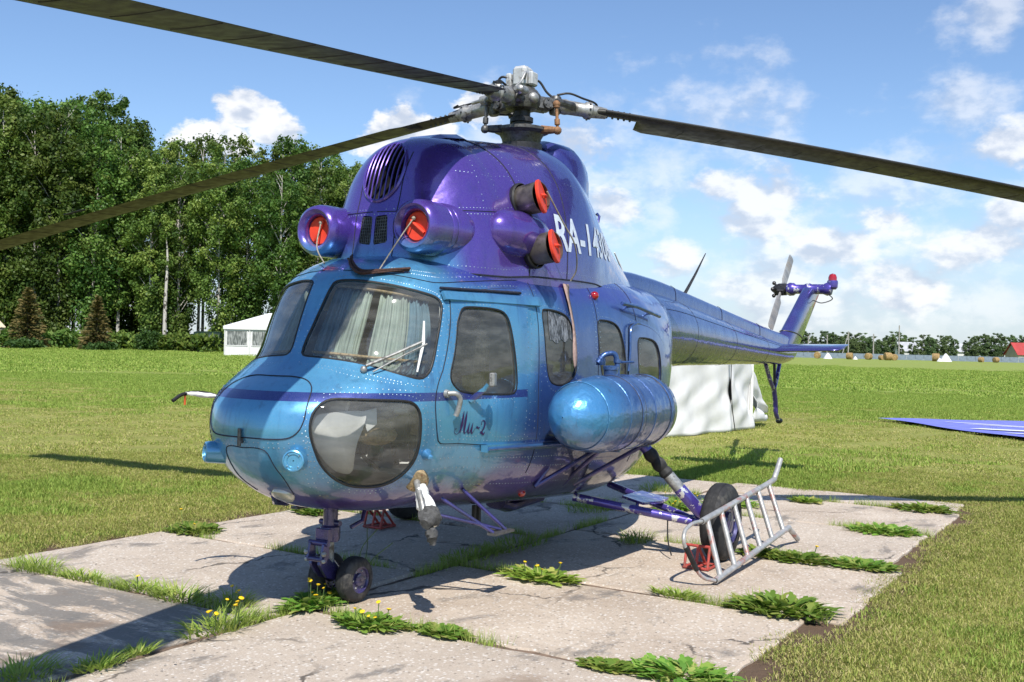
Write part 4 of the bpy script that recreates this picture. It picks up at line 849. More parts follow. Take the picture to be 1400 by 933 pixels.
def curtain(u0,u1,sg,m,v0=1.40,v1=1.875):
    n=90; V=[]; Fs=[]; zs_=np.linspace(v0,v1,10)
    for j,v in enumerate(zs_):
        U=np.linspace(u0,u1,n+1); i=np.arange(n+1); fold=.008*np.sin(i*.42+1.2*np.sin(j*.30+i*.13)+u0*9)+.010*np.sin(i*.17+1.3+j*.15+.8*np.sin(i*.05))+.002*np.sin(i*1.3+j*.8)
        Pp=FUS(U,np.full(n+1,v)); Nn=normals(FUS,U,np.full(n+1,v)); V+=[(q[0],q[1]*sg,q[2]) for q in Pp-Nn*(.075-fold)[:,None]]
    for j in range(len(zs_)-1):
        for k_ in range(n): Fs.append((j*(n+1)+k_,j*(n+1)+k_+1,(j+1)*(n+1)+k_+1,(j+1)*(n+1)+k_))
    o=mesh('curtain',V,Fs,M[m],heli); md=o.modifiers.new('thick','SOLIDIFY'); md.thickness=.002; return o
curtain(.13,.33,1,'curtain_reflection'); curtain(.33,.55,1,'curtain'); curtain(.64,.98,1,'curtain'); curtain(.98,1.26,1,'curtain_reflection'); curtain(.13,.45,-1,'curtain'); curtain(.45,1.22,-1,'curtain_reflection')
for zz,vv in((2.02,1.86),(1.5,1.46)):
    B().tube([(lambda p:(p[0],p[1],p[2]))(pt(FUS,u,vv,-.05)) for u in np.linspace(.12,1.22,14)],.009,8).build('curtain_rail',M['tan'],heli)
    B().tube([(lambda p:(p[0],-p[1],p[2]))(pt(FUS,u,vv,-.05)) for u in np.linspace(.12,1.22,14)],.009,8).build('curtain_rail',M['tan'],heli)
# peeling silver film inside the first cabin window
m_,t_,b_=mat('peeling_film',(.25,.26,.28),.35,.3); Po=t_.node('ShaderNodeTexCoord').outputs['Object']; w_=t_.noise(t_.vm('MULTIPLY',Po,(10,10,3)),4,7,.7); t_.l.new(t_.mix(t_.ramp(w_,.4,.65),(.05,.05,.055),(.36,.37,.40)),b_.inputs['Base Color']); t_.l.new(t_.bump(w_,.8,.01),b_.inputs['Normal']); M['film']=m_
fl_=np.array([(2.66,1.79),(2.75,1.80),(2.92,1.785),(2.99,1.74),(3.02,1.60),(3.03,1.50),(2.98,1.49),(2.93,1.52),(2.86,1.485),(2.80,1.51),(2.74,1.47),(2.68,1.50),(2.64,1.50),(2.63,1.62)])
pl_=poly3(FUS,resample(fl_,.03),-.004); mesh('window_film',pl_+[tuple(np.mean(pl_,0)+np.array((0,.004,0)))],[(i,(i+1)%len(pl_),len(pl_)) for i in range(len(pl_))],M['film'],heli)
# ------------------------------------------------------------------ loose things on and by the helicopter
for sg,side in((1,'nearer'),(-1,'farther')):
    c=np.array((1.905,.405*sg,2.37)); t=empty('intake_cover',tuple(c),f'round red plug in the {side} engine intake','intake cover','red intake plugs')
    def par(o,r): o.parent=r; o.matrix_parent_inverse=Matrix.Translation(r.location).inverted(); return o
    par(B().lathe([(.097,-.03),(.098,.0),(.088,.008),(.07,.004),(.004,.002)],c,(1,0,0),28).build('plug_disc',M['red_cover']),t)
    dv=nrm((0,.8*sg,-.6)) if sg>0 else nrm((0,.5,.86)); par(B().tube([c+dv*.075+np.array((.012,0,0)),c-dv*.075+np.array((.012,0,0))],.011,8).build('grab_bar',M['red_cover']),t)
    par(B().ball(c+np.array((.02,-.02*sg,.05)),.014,8).build('eye_ring',M['cord']),t)
    e=c+np.array((.02,-.02*sg,.05)); q=[e,e+np.array((.10,-.06*sg,-.17)),np.array((2.20,.22*sg if sg>0 else -.10,2.12))]; 
    if sg>0: q[2]=np.array((2.16,.30,2.07))
    o=B().tube(bez(q,6),.0045,6).build('tether_cord',M['cord']); tag(o,f'thin pale cord hanging from the {side} red intake plug','cord','intake plug cords')
for k,(ex,ey,ez) in enumerate(EXH):
    d=nrm((.08,.98,.14)); c=np.array((ex,ey,ez))+d*.187; nm=('upper','lower')[k]
    t=empty('exhaust_cover',tuple(c),f'red cap on the {nm} exhaust pipe','exhaust cover','red exhaust caps'); d2=nrm(d+np.array((-.38,0,.08))); X,Y,_=frame(d2)
    par(B().lathe([(.116,-.012),(.118,.004),(.112,.010),(.004,.012)],c,d2,30).build('cap_disc',M['red_cover']),t)
    par(B().tube([c+X*.05+d2*.008,c+X*.03+d2*.028,c-X*.03+d2*.028,c-X*.05+d2*.008],.010,8,flat=1).build('cap_handle',M['red_cover']),t)
o=B().tube(bez([(1.0,.82,2.69),(.80,.84,2.50),(.66,.86,2.36),(.545,.82,2.20),(.52,.76,2.11)],6),.006,6).build('tether_cord',M['cord']); tag(o,'pale cord running down from the red exhaust caps','cord')
V=[];Fs=[]
pth=bez([(.50,.70,2.09),(.53,.735,2.0),(.545,.775,1.88),(.56,.81,1.74),(.57,.825,1.60),(.565,.83,1.48)],6)
for i,p in enumerate(pth):
    t=i/(len(pth)-1); w=.035*(1-t)+.009+.01*math.sin(t*9); tw=.5*math.sin(t*6); 
    for s in(-1,1): V.append((p[0]+s*w*math.cos(tw),p[1]+.012+s*w*math.sin(tw)*.5,p[2]))
Fs=[(2*i,2*i+1,2*i+3,2*i+2) for i in range(len(pth)-1)]
o=mesh('warning_streamer',V,Fs,M['ribbon']); md=o.modifiers.new('thick','SOLIDIFY'); md.thickness=.004; tag(o,'faded beige ribbon streamer hanging over the cabin window','streamer')
# bundle of dark rope on the roof
rb=B(); rs=random.Random(3)
for k in range(6):
    uvs=[(-.02+.05*rs.random(),2.14+rs.uniform(-.03,.03)),(.2,2.03+rs.uniform(-.03,.03)),(.401,1.915+rs.uniform(-.02,.02)),(.622,1.965+rs.uniform(-.02,.03)),(.884+.1*rs.random(),2.03+rs.uniform(-.02,.02))]
    q=[pt(FUS,max(0,a),b_,.012+.008*k*.5) for a,b_ in uvs]; rb.tube(bez(q,7),.008,6)
tag(rb.build('rope_bundle',M['rope']),'tangled dark brown rope lying along the roof above the windshield','rope')
# plastic bags wrapped over the two pitot heads
def bag(name,c0,c1,r0,r1,label,mt,seed,tail=None):
    rs=np.random.default_rng(seed); a=np.array(c0,float); b_=np.array(c1,float); X,Y,d=frame(b_-a); rg=[]
    for i in range(12):
        t=i/11; rr=(r0*(1-t)+r1*t)*(.7+.45*math.sin(math.pi*min(1,t*1.1)))
        rg.append([a+(b_-a)*t+(X*math.cos(q)+Y*math.sin(q))*rr*(1+rs.uniform(-.22,.22)) for q in np.linspace(0,2*math.pi,15)[:-1]])
    return rg
b=B().loft(bag('x',(2.215,.69,.78),(2.22,.80,.56),.032,.055,'',None,1)); b.loft(bag('x',(2.20,.70,.80),(2.17,.71,.69),.022,.028,'',None,5))
t=empty('wrapped_bag',(2.23,.8,.56),'white plastic bag and grey rag tied around the probe under the nose window','bag')
par(b.build('plastic_bag',M['white_plastic'],auto=20),t)
g=B().loft(bag('x',(2.26,.83,.66),(2.37,.85,.60),.06,.045,'',None,2)); g.loft(bag('x',(2.33,.86,.58),(2.30,.86,.48),.03,.028,'',None,3)); par(g.build('grey_rag',simple('grey_rag',(.075,.075,.075),.85,0,.35,40,.5),auto=50),t)
t=empty('wrapped_probe',(2.4,-.95,1.26),'white bag wrapped with orange tape around a dark probe beyond the nose','probe')
par(B().tube(bez([(2.2,-.72,1.17),(2.31,-.9,1.25),(2.40,-.98,1.275),(2.52,-1.0,1.265),(2.60,-1.0,1.225)],6),.012,8).build('probe_tube',M['black']),t)
par(B().loft(bag('x',(2.30,-.90,1.25),(2.50,-1.0,1.272),.015,.014,'',None,8)).build('white_wrap',M['white_plastic']),t)
for q in((2.30,-.90,1.25),(2.50,-1.0,1.27)): par(B().box((q[0],q[1],q[2]-.035),(.008,.012,.08)).build('tape_strip',simple('orange_tape',(.7,.13,.03),.6) if 'orange_tape' not in bpy.data.materials else bpy.data.materials['orange_tape']),t)
# ladder leaning on the main wheel
lad=empty('ladder',(-.6,1.8,0),'short silver metal ladder with worn red paint leaning on the nearer main wheel','ladder')
def rail(pts,r,name,mt=None): return par(B().tube(bez(pts,5),r,14).build(name,mt or M['rail']),lad)
t0,t1=np.array((.13,1.655,.415)),np.array((-1.55,1.62,.53)); b0,b1=np.array((.225,1.80,.03)),np.array((-1.42,1.80,.165))
rail([t0,t0*.5+t1*.5,t1,(-1.66,1.62,.57),(-1.80,1.62,.70)],.0225,'side_rail'); rail([b0,b0*.5+b1*.5,b1,(-1.50,1.80,.155),(-1.78,1.79,.03)],.0225,'side_rail')
for e_,dd_ in((t0,t0-t1),(b0,b0-b1)): par(B().lathe([(.0165,-.004),(.0165,.0025)],e_,nrm(dd_),14).build('rail_bore',M['black']),lad)
for k in range(6):
    f_=.06+k*.178; par(B().tube([t0*(1-f_)+t1*f_,b0*(1-f_)+b1*f_],.0205,12).build('rung',M['rail']),lad)
rail([t0,(.28,1.65,.42),(.42,1.65,.395),(.48,1.66,.34),(.455,1.67,.27),(.36,1.71,.12),(.30,1.745,.055),(.225,1.80,.03)],.0135,'end_handle'); par(B().tube([(.462,1.668,.285),(.355,1.712,.115)],.0185,12).build('handle_grip',M['black']),lad)
# red wheel chocks
def chock(loc,rz,label):
    t=empty('wheel_chock',loc,label,'wheel chock','red tubular wheel chocks'); t.rotation_euler=(0,0,rz)
    for y in(-.09,0,.09):
        B().tube([(-.10,y,.012),(.10,y,.012)],.011,8).build('base_bar',M['red_paint'],t); B().tube([(.10,y,.012),(.055,y,.17)],.011,8).build('upright',M['red_paint'],t); B().tube([(-.10,y,.012),(.055,y,.17)],.011,8).build('brace',M['red_paint'],t)
    for x,z in((.055,.17),(.10,.012),(-.10,.012)): B().tube([(x,-.10,z),(x,.10,z)],.011,8).build('cross_bar',M['red_paint'],t)
    return t
chock((-.27,1.50,0),0,'red chock wedged before the wheel behind the ladder'); chock((-.12,-1.44,0),0,'red chock seen under the nose in front of the far wheel'); 
# ------------------------------------------------------------------ ground, slabs
def ground_mat():
    m,t,b=mat('meadow',(.1,.13,.03),.9,0,0,.15); P=t.node('ShaderNodeTexCoord').outputs['Object']; x,y,z=t.sep(P)
    n1=t.noise(P,.06,5,.6); n2=t.noise(P,.9,6,.65); n3=t.noise(P,9,5,.7)
    dist=t.vm('LENGTH',t.vm('MULTIPLY',P,(1,1,0)))
    dry=t.mix(t.ramp(n2,.3,.72),(.37,.34,.11),(.27,.30,.07)); lush=t.mix(t.ramp(n2,.3,.75),(.29,.35,.085),(.23,.31,.065))
    band=t.ramp(t.m('ADD',dist,t.m('MULTIPLY',t.m('SUBTRACT',n1,.5),30)),22,38); c=t.mix(t.m('MULTIPLY',band,t.ramp(n1,.25,.6,.55,1)),dry,lush)
    stripe=t.noise(t.comb(t.m('ADD',t.m('MULTIPLY',x,.22),t.m('MULTIPLY',y,.10)),t.m('MULTIPLY',y,.025),0.),2.2,4,.6); c=t.mix(t.ramp(stripe,.48,.68,0,.55),c,(.25,.22,.075))
    c=t.mix(t.ramp(n3,.3,.75,.0,.35),c,(.08,.11,.025))
    soil=t.ramp(t.noise(P,2.2,5,.6),.5,.62); near=t.ramp(dist,9,5)
    pd=t.m('MAXIMUM',t.m('SUBTRACT',t.m('ABSOLUTE',t.m('ADD',y,.05)),2.80),t.m('SUBTRACT',t.m('ABSOLUTE',t.m('SUBTRACT',x,.45)),5.85)); rim=t.ramp(t.m('ADD',pd,t.m('MULTIPLY',t.m('SUBTRACT',n2,.5),.5)),.38,.12); c=t.mix(rim,c,(.145,.098,.066))
    t.l.new(c,b.inputs['Base Color']); t.l.new(t.bump(t.m('ADD',n3,t.m('MULTIPLY',t.noise(P,60,4,.7),.7)),.9,.03),b.inputs['Normal']); return m
M['meadow']=ground_mat()
V=[];Fs=[]; rings=[0,3,6,10,16,25,40,60,90,140,220,350,600,1000,1800,3000]; nA=72
V.append((0,0,-.026))
for r_ in rings[1:]:
    for k in range(nA):
        a=2*math.pi*k/nA; V.append((r_*math.cos(a),r_*math.sin(a),-.026+(0 if r_<9 else .012)))
Fs=[(0,1+k,1+(k+1)%nA) for k in range(nA)]
for i in range(len(rings)-2):
    for k in range(nA): a=1+i*nA; Fs.append((a+k,a+nA+k,a+nA+(k+1)%nA,a+(k+1)%nA))
tag(mesh('ground',V,Fs,M['meadow']),kind='structure')
def concrete():
    m,t,b=mat('concrete',(.4,.37,.33),.85,0,0,.3); P=t.node('ShaderNodeTexCoord').outputs['Object']; G=t.node('ShaderNodeNewGeometry').outputs['Position']; rnd=t.node('ShaderNodeObjectInfo').outputs['Random']
    x,y,z=t.sep(G)
    a=t.noise(G,1.1,6,.62); f_=t.noise(G,95,4,.75); g=t.noise(G,16,5,.65)
    c=t.mix(t.ramp(a,.3,.7),(.42,.335,.255),(.57,.475,.375)); c=t.mix(t.ramp(rnd,.1,.9,0,.45),c,(.47,.405,.335))
    c=t.mix(t.ramp(f_,.56,.66,0,.75),c,(.66,.62,.57)); c=t.mix(t.ramp(f_,.42,.30,0,.65),c,(.17,.15,.13))
    vo=t.node('ShaderNodeTexVoronoi'); vo.inputs['Scale'].default_value=42; t.l.new(G,vo.inputs['Vector']); vr=t.sep(vo.outputs['Color'])[0]; pe=t.m('MULTIPLY',t.ramp(vo.outputs['Distance'],.42,.30),t.ramp(t.m('ADD',vr,t.m('MULTIPLY',t.m('SUBTRACT',a,.5),.8)),.62,.7)); c=t.mix(t.m('MULTIPLY',pe,.75),c,(.74,.70,.64)); pk=t.m('MULTIPLY',t.ramp(vo.outputs['Distance'],.40,.28),t.ramp(vr,.2,.12)); c=t.mix(t.m('MULTIPLY',pk,.6),c,(.15,.13,.11))
    c=t.mix(t.ramp(g,.60,.72,0,.5),c,(.56,.53,.49)); c=t.mix(t.ramp(g,.42,.30,0,.35),c,(.22,.20,.18))
    st=t.noise(t.vm('MULTIPLY',G,(1,1.7,1)),1.5,7,.66,.4); c=t.mix(t.ramp(st,.55,.66,0,.7),c,(.14,.13,.12))
    # oily grey weathering of the slab at the front left, with a shape of its own
    wl=t.m('MULTIPLY',t.ramp(x,2.6,2.9),t.ramp(y,.0,-.12)); ws=t.noise(t.vm('MULTIPLY',G,(2.6,.8,1)),1.7,7,.7,.5); c=t.mix(t.m('MULTIPLY',wl,t.ramp(ws,.42,.52,0,.80)),c,(.15,.145,.135))
    cv=t.node('ShaderNodeTexVoronoi',feature='DISTANCE_TO_EDGE'); cv.inputs['Scale'].default_value=.55; t.l.new(t.vm('ADD',G,t.vm('MULTIPLY',t.noise(G,2.4,5,.6,0,'Color'),(.55,.55,0))),cv.inputs['Vector']); ck=t.m('MULTIPLY',t.ramp(cv.outputs['Distance'],.010,.003),t.ramp(t.noise(G,.9,2),.47,.55)); c=t.mix(t.m('MULTIPLY',ck,.85),c,(.07,.06,.05))
    br=t.m('MULTIPLY',t.ramp(t.noise(G,.8,5,.6),.60,.70),.6); c=t.mix(br,c,(.22,.15,.10))
    t.l.new(c,b.inputs['Base Color']); t.l.new(t.bump(t.m('ADD',t.m('MULTIPLY',f_,.6),g),.75,.012),b.inputs['Normal']); return m
M['concrete']=concrete()
pad=bpy.data.objects.new('concrete_pad',None); link(pad); tag(pad,kind='structure')
def slab(x0,x1,y0,y1,seed):
    rs=random.Random(seed); pts=[]
    def edge(ax,ay,bx,by):
        n=max(4,int(math.hypot(bx-ax,by-ay)/.11))
        for i in range(n):
            t=i/n; k=.03 if rs.random()<.1 else .012; pts.append((ax+(bx-ax)*t+rs.uniform(-k,k)*.7,ay+(by-ay)*t+rs.uniform(-k,k)*.7))
    g=.028; edge(x0+g,y0+g,x1-g,y0+g); edge(x1-g,y0+g,x1-g,y1-g); edge(x1-g,y1-g,x0+g,y1-g); edge(x0+g,y1-g,x0+g,y0+g)
    cx,cy=(x0+x1)/2,(y0+y1)/2; tx,ty,dz=rs.uniform(-.0025,.0025),rs.uniform(-.0025,.0025),rs.uniform(-.006,.0)
    zf=lambda x,y: dz+tx*(x-cx)+ty*(y-cy)
    n=len(pts); V=[(x+(cx-x)*.012,y+(cy-y)*.012,zf(x,y)) for x,y in pts]+[(x,y,zf(x,y)-.012) for x,y in pts]+[(x,y,-.14) for x,y in pts]
    Fs=[tuple(range(n))]+[(i,i+n,(i+1)%n+n,(i+1)%n) for i in range(n)]+[(i+n,i+2*n,(i+1)%n+2*n,(i+1)%n+n) for i in range(n)]
    o=mesh('slab',V,Fs,M['concrete'],pad,True,30); bm=bmesh.new(); bm.from_mesh(o.data); bmesh.ops.recalc_face_normals(bm,faces=bm.faces); bm.to_mesh(o.data); bm.free(); return o
LX=[6.4,4.55,2.72,1.15,-.65,-2.4,-4.0,-5.3]; RX=[6.1,4.25,2.36,.73,-1.13,-2.92,-4.55,-5.4]
k=0
for xs_,y0,y1 in((LX,-2.85,-.05),(RX,-.05,2.75)):
    for a_,b_ in zip(xs_[1:],xs_[:-1]):
        e_=random.Random(k+5).uniform(-.16,.08); slab(a_,b_,y0-(e_ if y0<-1 else 0),y1+(e_ if y1>1 else 0),11+k); k+=1
# soil packed in the joints
sb_=B()
for xs_,y0,y1 in((LX,-2.78,-.1),(RX,0.,2.68)):
    for x in xs_[1:-1]: sb_.add([(x-.06,y0,-.016),(x+.06,y0,-.016),(x+.06,y1,-.016),(x-.06,y1,-.016)],[(0,1,2,3)])
sb_.add([(-5.2,-.11,-.020),(6.0,-.11,-.020),(6.0,.01,-.020),(-5.2,.01,-.020)],[(0,1,2,3)])
tag(sb_.build('joint_soil',simple('soil',(.16,.11,.075),.95,0,.4,18,.6),fix=False),kind='structure')
# ------------------------------------------------------------------ grass
def leafmat(name,cols,trans=.3,rough=.6,vary=0.):
    """cols: colours picked along the 'tint' attribute"""
    m=bpy.data.materials.new(name); m.use_nodes=True; t=NT(m.node_tree); t.n.clear()
    a=t.node('ShaderNodeAttribute',attribute_name='tint').outputs['Fac']; r=t.node('ShaderNodeValToRGB'); e=r.color_ramp.elements
    while len(e)<len(cols): e.new(.5)
    for i,c in enumerate(cols): e[i].position=i/(len(cols)-1); e[i].color=(*c,1)
    t.l.new(a,r.inputs[0])
    if vary:
        rn=t.node('ShaderNodeObjectInfo').outputs['Random']; hs=t.node('ShaderNodeHueSaturation'); t.l.new(r.outputs[0],hs.inputs['Color']); t.l.new(t.ramp(rn,0,1,1-vary,1+vary*1.1),hs.inputs['Value']); t.l.new(t.ramp(t.m('FRACT',t.m('MULTIPLY',rn,7.3)),0,1,.482,.512),hs.inputs['Hue'])
        class _O: outputs=[hs.outputs[0]]
        r=_O
    pr=t.node('ShaderNodeBsdfPrincipled'); t.l.new(r.outputs[0],pr.inputs['Base Color']); pr.inputs['Roughness'].default_value=rough; pr.inputs['Specular IOR Level'].default_value=.25
    tr=t.node('ShaderNodeBsdfTranslucent'); t.l.new(t.mix(.5,r.outputs[0],(.16,.22,.02)),tr.inputs[0])
    mx=t.node('ShaderNodeMixShader'); mx.inputs[0].default_value=trans; t.l.new(pr.outputs[0],mx.inputs[1]); t.l.new(tr.outputs[0],mx.inputs[2]); t.l.new(mx.outputs[0],t.node('ShaderNodeOutputMaterial').inputs[0]); return m
M['grass']=leafmat('grass',[(.64,.55,.28),(.57,.53,.19),(.46,.48,.125),(.36,.43,.092),(.25,.34,.065)],.42)
M['grass_lush']=leafmat('grass_lush',[(.54,.54,.17),(.42,.51,.12),(.33,.47,.085),(.24,.37,.062)],.42)
M['weed']=leafmat('weed',[(.50,.45,.16),(.34,.42,.09),(.22,.38,.058),(.17,.32,.046),(.12,.24,.036)],.45,.6,.25)
def tuft(name,rad,n,h0,h1,w,dry,mt,seed):
    g=np.random.default_rng(seed); a=g.uniform(0,2*np.pi,n); r=rad*np.sqrt(g.uniform(0,1,n)); base=np.stack([r*np.cos(a),r*np.sin(a),np.full(n,-.012)],1)
    h=g.uniform(h0,h1,n)*(1-.35*(r/rad)**2); la=g.uniform(0,2*np.pi,n); lean=g.uniform(.15,1.1,n); isdry=g.uniform(0,1,n)<dry; lean=np.where(isdry,g.uniform(1,3,n),lean)
    tip=base+np.stack([np.cos(la)*lean*h,np.sin(la)*lean*h,h],1)/np.sqrt(1+lean**2)[:,None]
    wa=la+np.pi/2+g.uniform(-.6,.6,n); wv=np.stack([np.cos(wa),np.sin(wa),0*wa],1)*(w*g.uniform(.6,1.3,n)/2)[:,None]
    mid=base*.45+tip*.55; mid[:,2]+=h*.10
    V=np.stack([base-wv,base+wv,mid+wv*.7,tip,mid-wv*.7],1)
    tint=np.where(isdry,g.uniform(0,.25,n),g.uniform(.3,1,n)); me=tri_mesh('_'+name,V.reshape(-1,3),5,mt,None,np.repeat(tint,5)); return bpy.data.objects.new(name,me)
def scatter(name,pts,src,label,smin,smax,seed):
    """one grass object: source tuft instanced on the points"""
    me=bpy.data.meshes.new(name); me.vertices.add(len(pts)); me.vertices.foreach_set('co',np.asarray(pts,np.float32).ravel()); me.update()
    o=link(bpy.data.objects.new(name,me)); o['kind']='stuff'; o['label']=label; o['category']='grass'
    ng=bpy.data.node_groups.new(name,'GeometryNodeTree'); ng.interface.new_socket('Geometry',in_out='INPUT',socket_type='NodeSocketGeometry'); ng.interface.new_socket('Geometry',in_out='OUTPUT',socket_type='NodeSocketGeometry')
    n=ng.nodes; l=ng.links; gi=n.new('NodeGroupInput'); go=n.new('NodeGroupOutput'); ip=n.new('GeometryNodeInstanceOnPoints'); oi=n.new('GeometryNodeObjectInfo'); oi.inputs['Object'].default_value=src; oi.inputs['As Instance'].default_value=True
    rv=n.new('FunctionNodeRandomValue'); rv.data_type='FLOAT_VECTOR'; rv.inputs['Min'].default_value=(-.08,-.08,0); rv.inputs['Max'].default_value=(.08,.08,6.283); rv.inputs['Seed'].default_value=seed
    sv=n.new('FunctionNodeRandomValue'); sv.data_type='FLOAT'; sv.inputs[2].default_value=smin; sv.inputs[3].default_value=smax; sv.inputs['Seed'].default_value=seed+1
    l.new(gi.outputs[0],ip.inputs['Points']); l.new(oi.outputs['Geometry'],ip.inputs['Instance']); l.new(rv.outputs[0],ip.inputs['Rotation']); l.new(sv.outputs[1],ip.inputs['Scale']); l.new(ip.outputs[0],go.inputs[0])
    md=o.modifiers.new('scatter','NODES'); md.node_group=ng; return o
CX,CY=7.29,4.40
def region(step,r0,r1,half,margin,seed,jit=.5):
    g=np.random.default_rng(seed); n=int(2*r1/step); a=(np.arange(n)-n/2)*step; X,Y=np.meshgrid(a,a); X=X.ravel()+g.uniform(-jit,jit,X.size)*step+CX; Y=Y.ravel()+g.uniform(-jit,jit,Y.size)*step+CY
    d=np.hypot(X-CX,Y-CY); az=np.arctan2(Y-CY,X-CX); da=np.abs((az-3.689+np.pi)%(2*np.pi)-np.pi)
    ok=(d>=r0)&(d<r1)&((da<half)|(d<6)); pad_=(X>-5.35-margin)&(X<6.3+margin)&(Y>-2.86-margin)&(Y<2.76+margin); ok&=~pad_
    return X[ok],Y[ok],d[ok]
def patch(x,y,sc=.25,ph=0.): return np.sin(x*sc*1.7+1.3*np.sin(y*sc)+ph)+np.sin(y*sc*2.1+1.1*np.sin(x*sc*1.3)+ph*2)
# ragged pad margin: fine tufts at the slab edge, broader ones on the open lawn
def padd(X,Y): return np.maximum(np.maximum(-5.4-X,X-6.3),np.maximum(-2.86-Y,Y-2.76))
def put(X,Y,z): return np.stack([X,Y,np.full(len(X),z)],1)
t1=tuft('grass_tuft',.14,150,.018,.05,.0048,.42,M['grass'],1); t2=tuft('grass_tuft',.15,130,.022,.068,.0056,.16,M['grass_lush'],2)
t1b=tuft('grass_tuft',.30,680,.018,.05,.0050,.42,M['grass'],11); t2b=tuft('grass_tuft',.28,520,.022,.066,.0056,.14,M['grass_lush'],12)
X,Y,d=region(.125,0,15,R(60),-.36,1); dp=padd(X,Y); rag=.08*patch(X,Y,2.3)+.055*patch(X,Y,6.1,1.7); keep=(dp>rag-.08)&(dp<.55); bare=(dp<.02+.09*patch(X,Y,1.6,.9))&(rng.uniform(0,1,len(X))<.75); keep&=~bare; X,Y=X[keep],Y[keep]
lush=patch(X,Y,.55,.7)+rng.normal(0,.45,len(X))>.75; P3=put(X,Y,-.008)
scatter('lawn_grass',P3[~lush],t1,'short grass along the ragged edge of the concrete pad',.8,1.25,3); scatter('greener_grass',P3[lush],t2,'greener clumps along the edge of the concrete pad',.8,1.3,5)
X,Y,d=region(.27,0,16,R(60),.1,21); dp=padd(X,Y); keep=dp>.42; X,Y=X[keep],Y[keep]; lush=patch(X,Y,.55,.7)+rng.normal(0,.6,len(X))>.85; P3=put(X,Y,-.012)
scatter('lawn_grass',P3[~lush],t1b,'short yellow green mown grass around the pad',.8,1.25,13); scatter('greener_grass',P3[lush],t2b,'greener patches within the mown grass',.8,1.3,15)
X,Y,d=region(.6,15.6,48,R(48),0,2); nz=rng.normal(0,1,len(X)); far=d+5*patch(X,Y,.12)+3.5*nz>31; P3=put(X,Y,-.02)
t3=tuft('grass_tuft',.62,680,.02,.055,.011,.42,M['grass'],3); t4=tuft('grass_tuft',.62,600,.03,.08,.013,.10,M['grass_lush'],4)
gl=far|(patch(X,Y,.35,.4)+.5*nz>1.05); scatter('lawn_grass',P3[~gl],t3,'mown grass of the airfield behind the helicopter',.8,1.3,7); scatter('meadow_grass',P3[gl],t4,'longer bright green grass further out on the field',.8,1.4,9)
X,Y,d=region(2.6,47.5,120,R(48),0,3); t5=tuft('grass_tuft',2.7,1100,.05,.13,.04,.15,M['grass_lush'],6); scatter('meadow_grass',put(X,Y,-.01),t5,'distant bright green grass of the field',.8,1.3,11)
# ------------------------------------------------------------------ weeds in the joints
m_,t_,b_=mat('petal_yellow',(.85,.55,.01),.6); M['petal']=m_
fb=B(); fb.lathe([(.003,0),(.010,.004),(.016,.010),(.014,.013),(.004,.015)],(0,0,0),(0,0,1),9); flower_head=fb
def leaf_soup(g,n,rad,l0,l1,wd,up_,mt,name,parent,grassy):
    V=[];tn=[]
    for i in range(n):
        a=g.uniform(0,2*math.pi); r=rad*math.sqrt(g.uniform(0,1)); bx,by=r*math.cos(a),r*math.sin(a); L=g.uniform(l0,l1)*(1.1-.5*r/rad); da=a+g.normal(0,.7); e=g.uniform(*up_)
        w=wd*g.uniform(.7,1.3); dirx,diry=math.cos(da),math.sin(da); sx,sy=-diry,dirx; tilt=g.uniform(-.35,.35); k=6 if not grassy else 3; prev=None; tint=g.uniform(.1,1)
        for j in range(k+1):
            t=j/k; hor=L*(t*math.cos(e)+.35*t*t*(1-math.sin(e)*.4)); zz=L*(t*math.sin(e)-.55*t*t*(.75 if not grassy else .45)); ww=w*(math.sin(math.pi*min(1,.12+.86*t))**.8*(1+(.6 if (j%2 and not grassy) else -.15)) if not grassy else (1-t*.9))/2
            c=(bx+dirx*hor,by+diry*hor,max(.004,zz+.012)); lft=(c[0]+sx*ww,c[1]+sy*ww,c[2]+ww*tilt); rgt=(c[0]-sx*ww,c[1]-sy*ww,c[2]-ww*tilt)
            if prev: V+=[prev[0],prev[1],rgt,lft]; tn+=[tint]*4
            prev=(lft,rgt)
    o=tri_mesh(name,V,4,mt,parent,tn); o['kind']='stuff'; return o
flower_mesh=None
def weed(name,x,y,rad,kind,label,nfl=0,hgt=1.,seed=0,n=None,sx=1.,rz=0.):
    global flower_mesh
    g=np.random.default_rng(100+seed); t=empty(name,(x,y,-.008),label,'weed' if kind=='leafy' else 'grass','weeds in the slab joints'); t.scale=(sx,1,1); t.rotation_euler=(0,0,rz)
    if kind=='leafy': leaf_soup(g,n or int(70+800*rad),rad*.85,.06*hgt,.17*hgt,.024,(.45,1.4),M['weed'],'leaves',t,False); leaf_soup(g,int(300*rad)+30,rad,.06*hgt,.16*hgt,.007,(.7,1.4),M['grass_lush'],'grass_blades',t,True)
    else: leaf_soup(g,n or int(90+900*rad),rad,.07*hgt,.17*hgt,.007,(.75,1.45),M['grass_lush'],'grass_blades',t,True)
    for i in range(nfl):
        a=g.uniform(0,2*math.pi); r=rad*1.1*math.sqrt(g.uniform(0,1)); h=g.uniform(.05,.19)*hgt; px_,py_=r*math.cos(a)/sx,r*math.sin(a)
        B().tube([(px_*.8,py_*.8,0),(px_,py_,h)],.0022,4).build('stem',M['weed_stem'],t)
        if flower_mesh is None: o=fb.build('flower',M['petal'],t); flower_mesh=o.data
        else: o=link(bpy.data.objects.new('flower',flower_mesh),t)
        o.location=(px_,py_,h); o.rotation_euler=(g.uniform(-.5,.5),g.uniform(-.5,.5),0); s=g.uniform(.55,1.05); o.scale=(s/sx,s,s)
    return t
M['weed_stem']=simple('weed_stem',(.08,.13,.03),.7,0,.3,20,0)
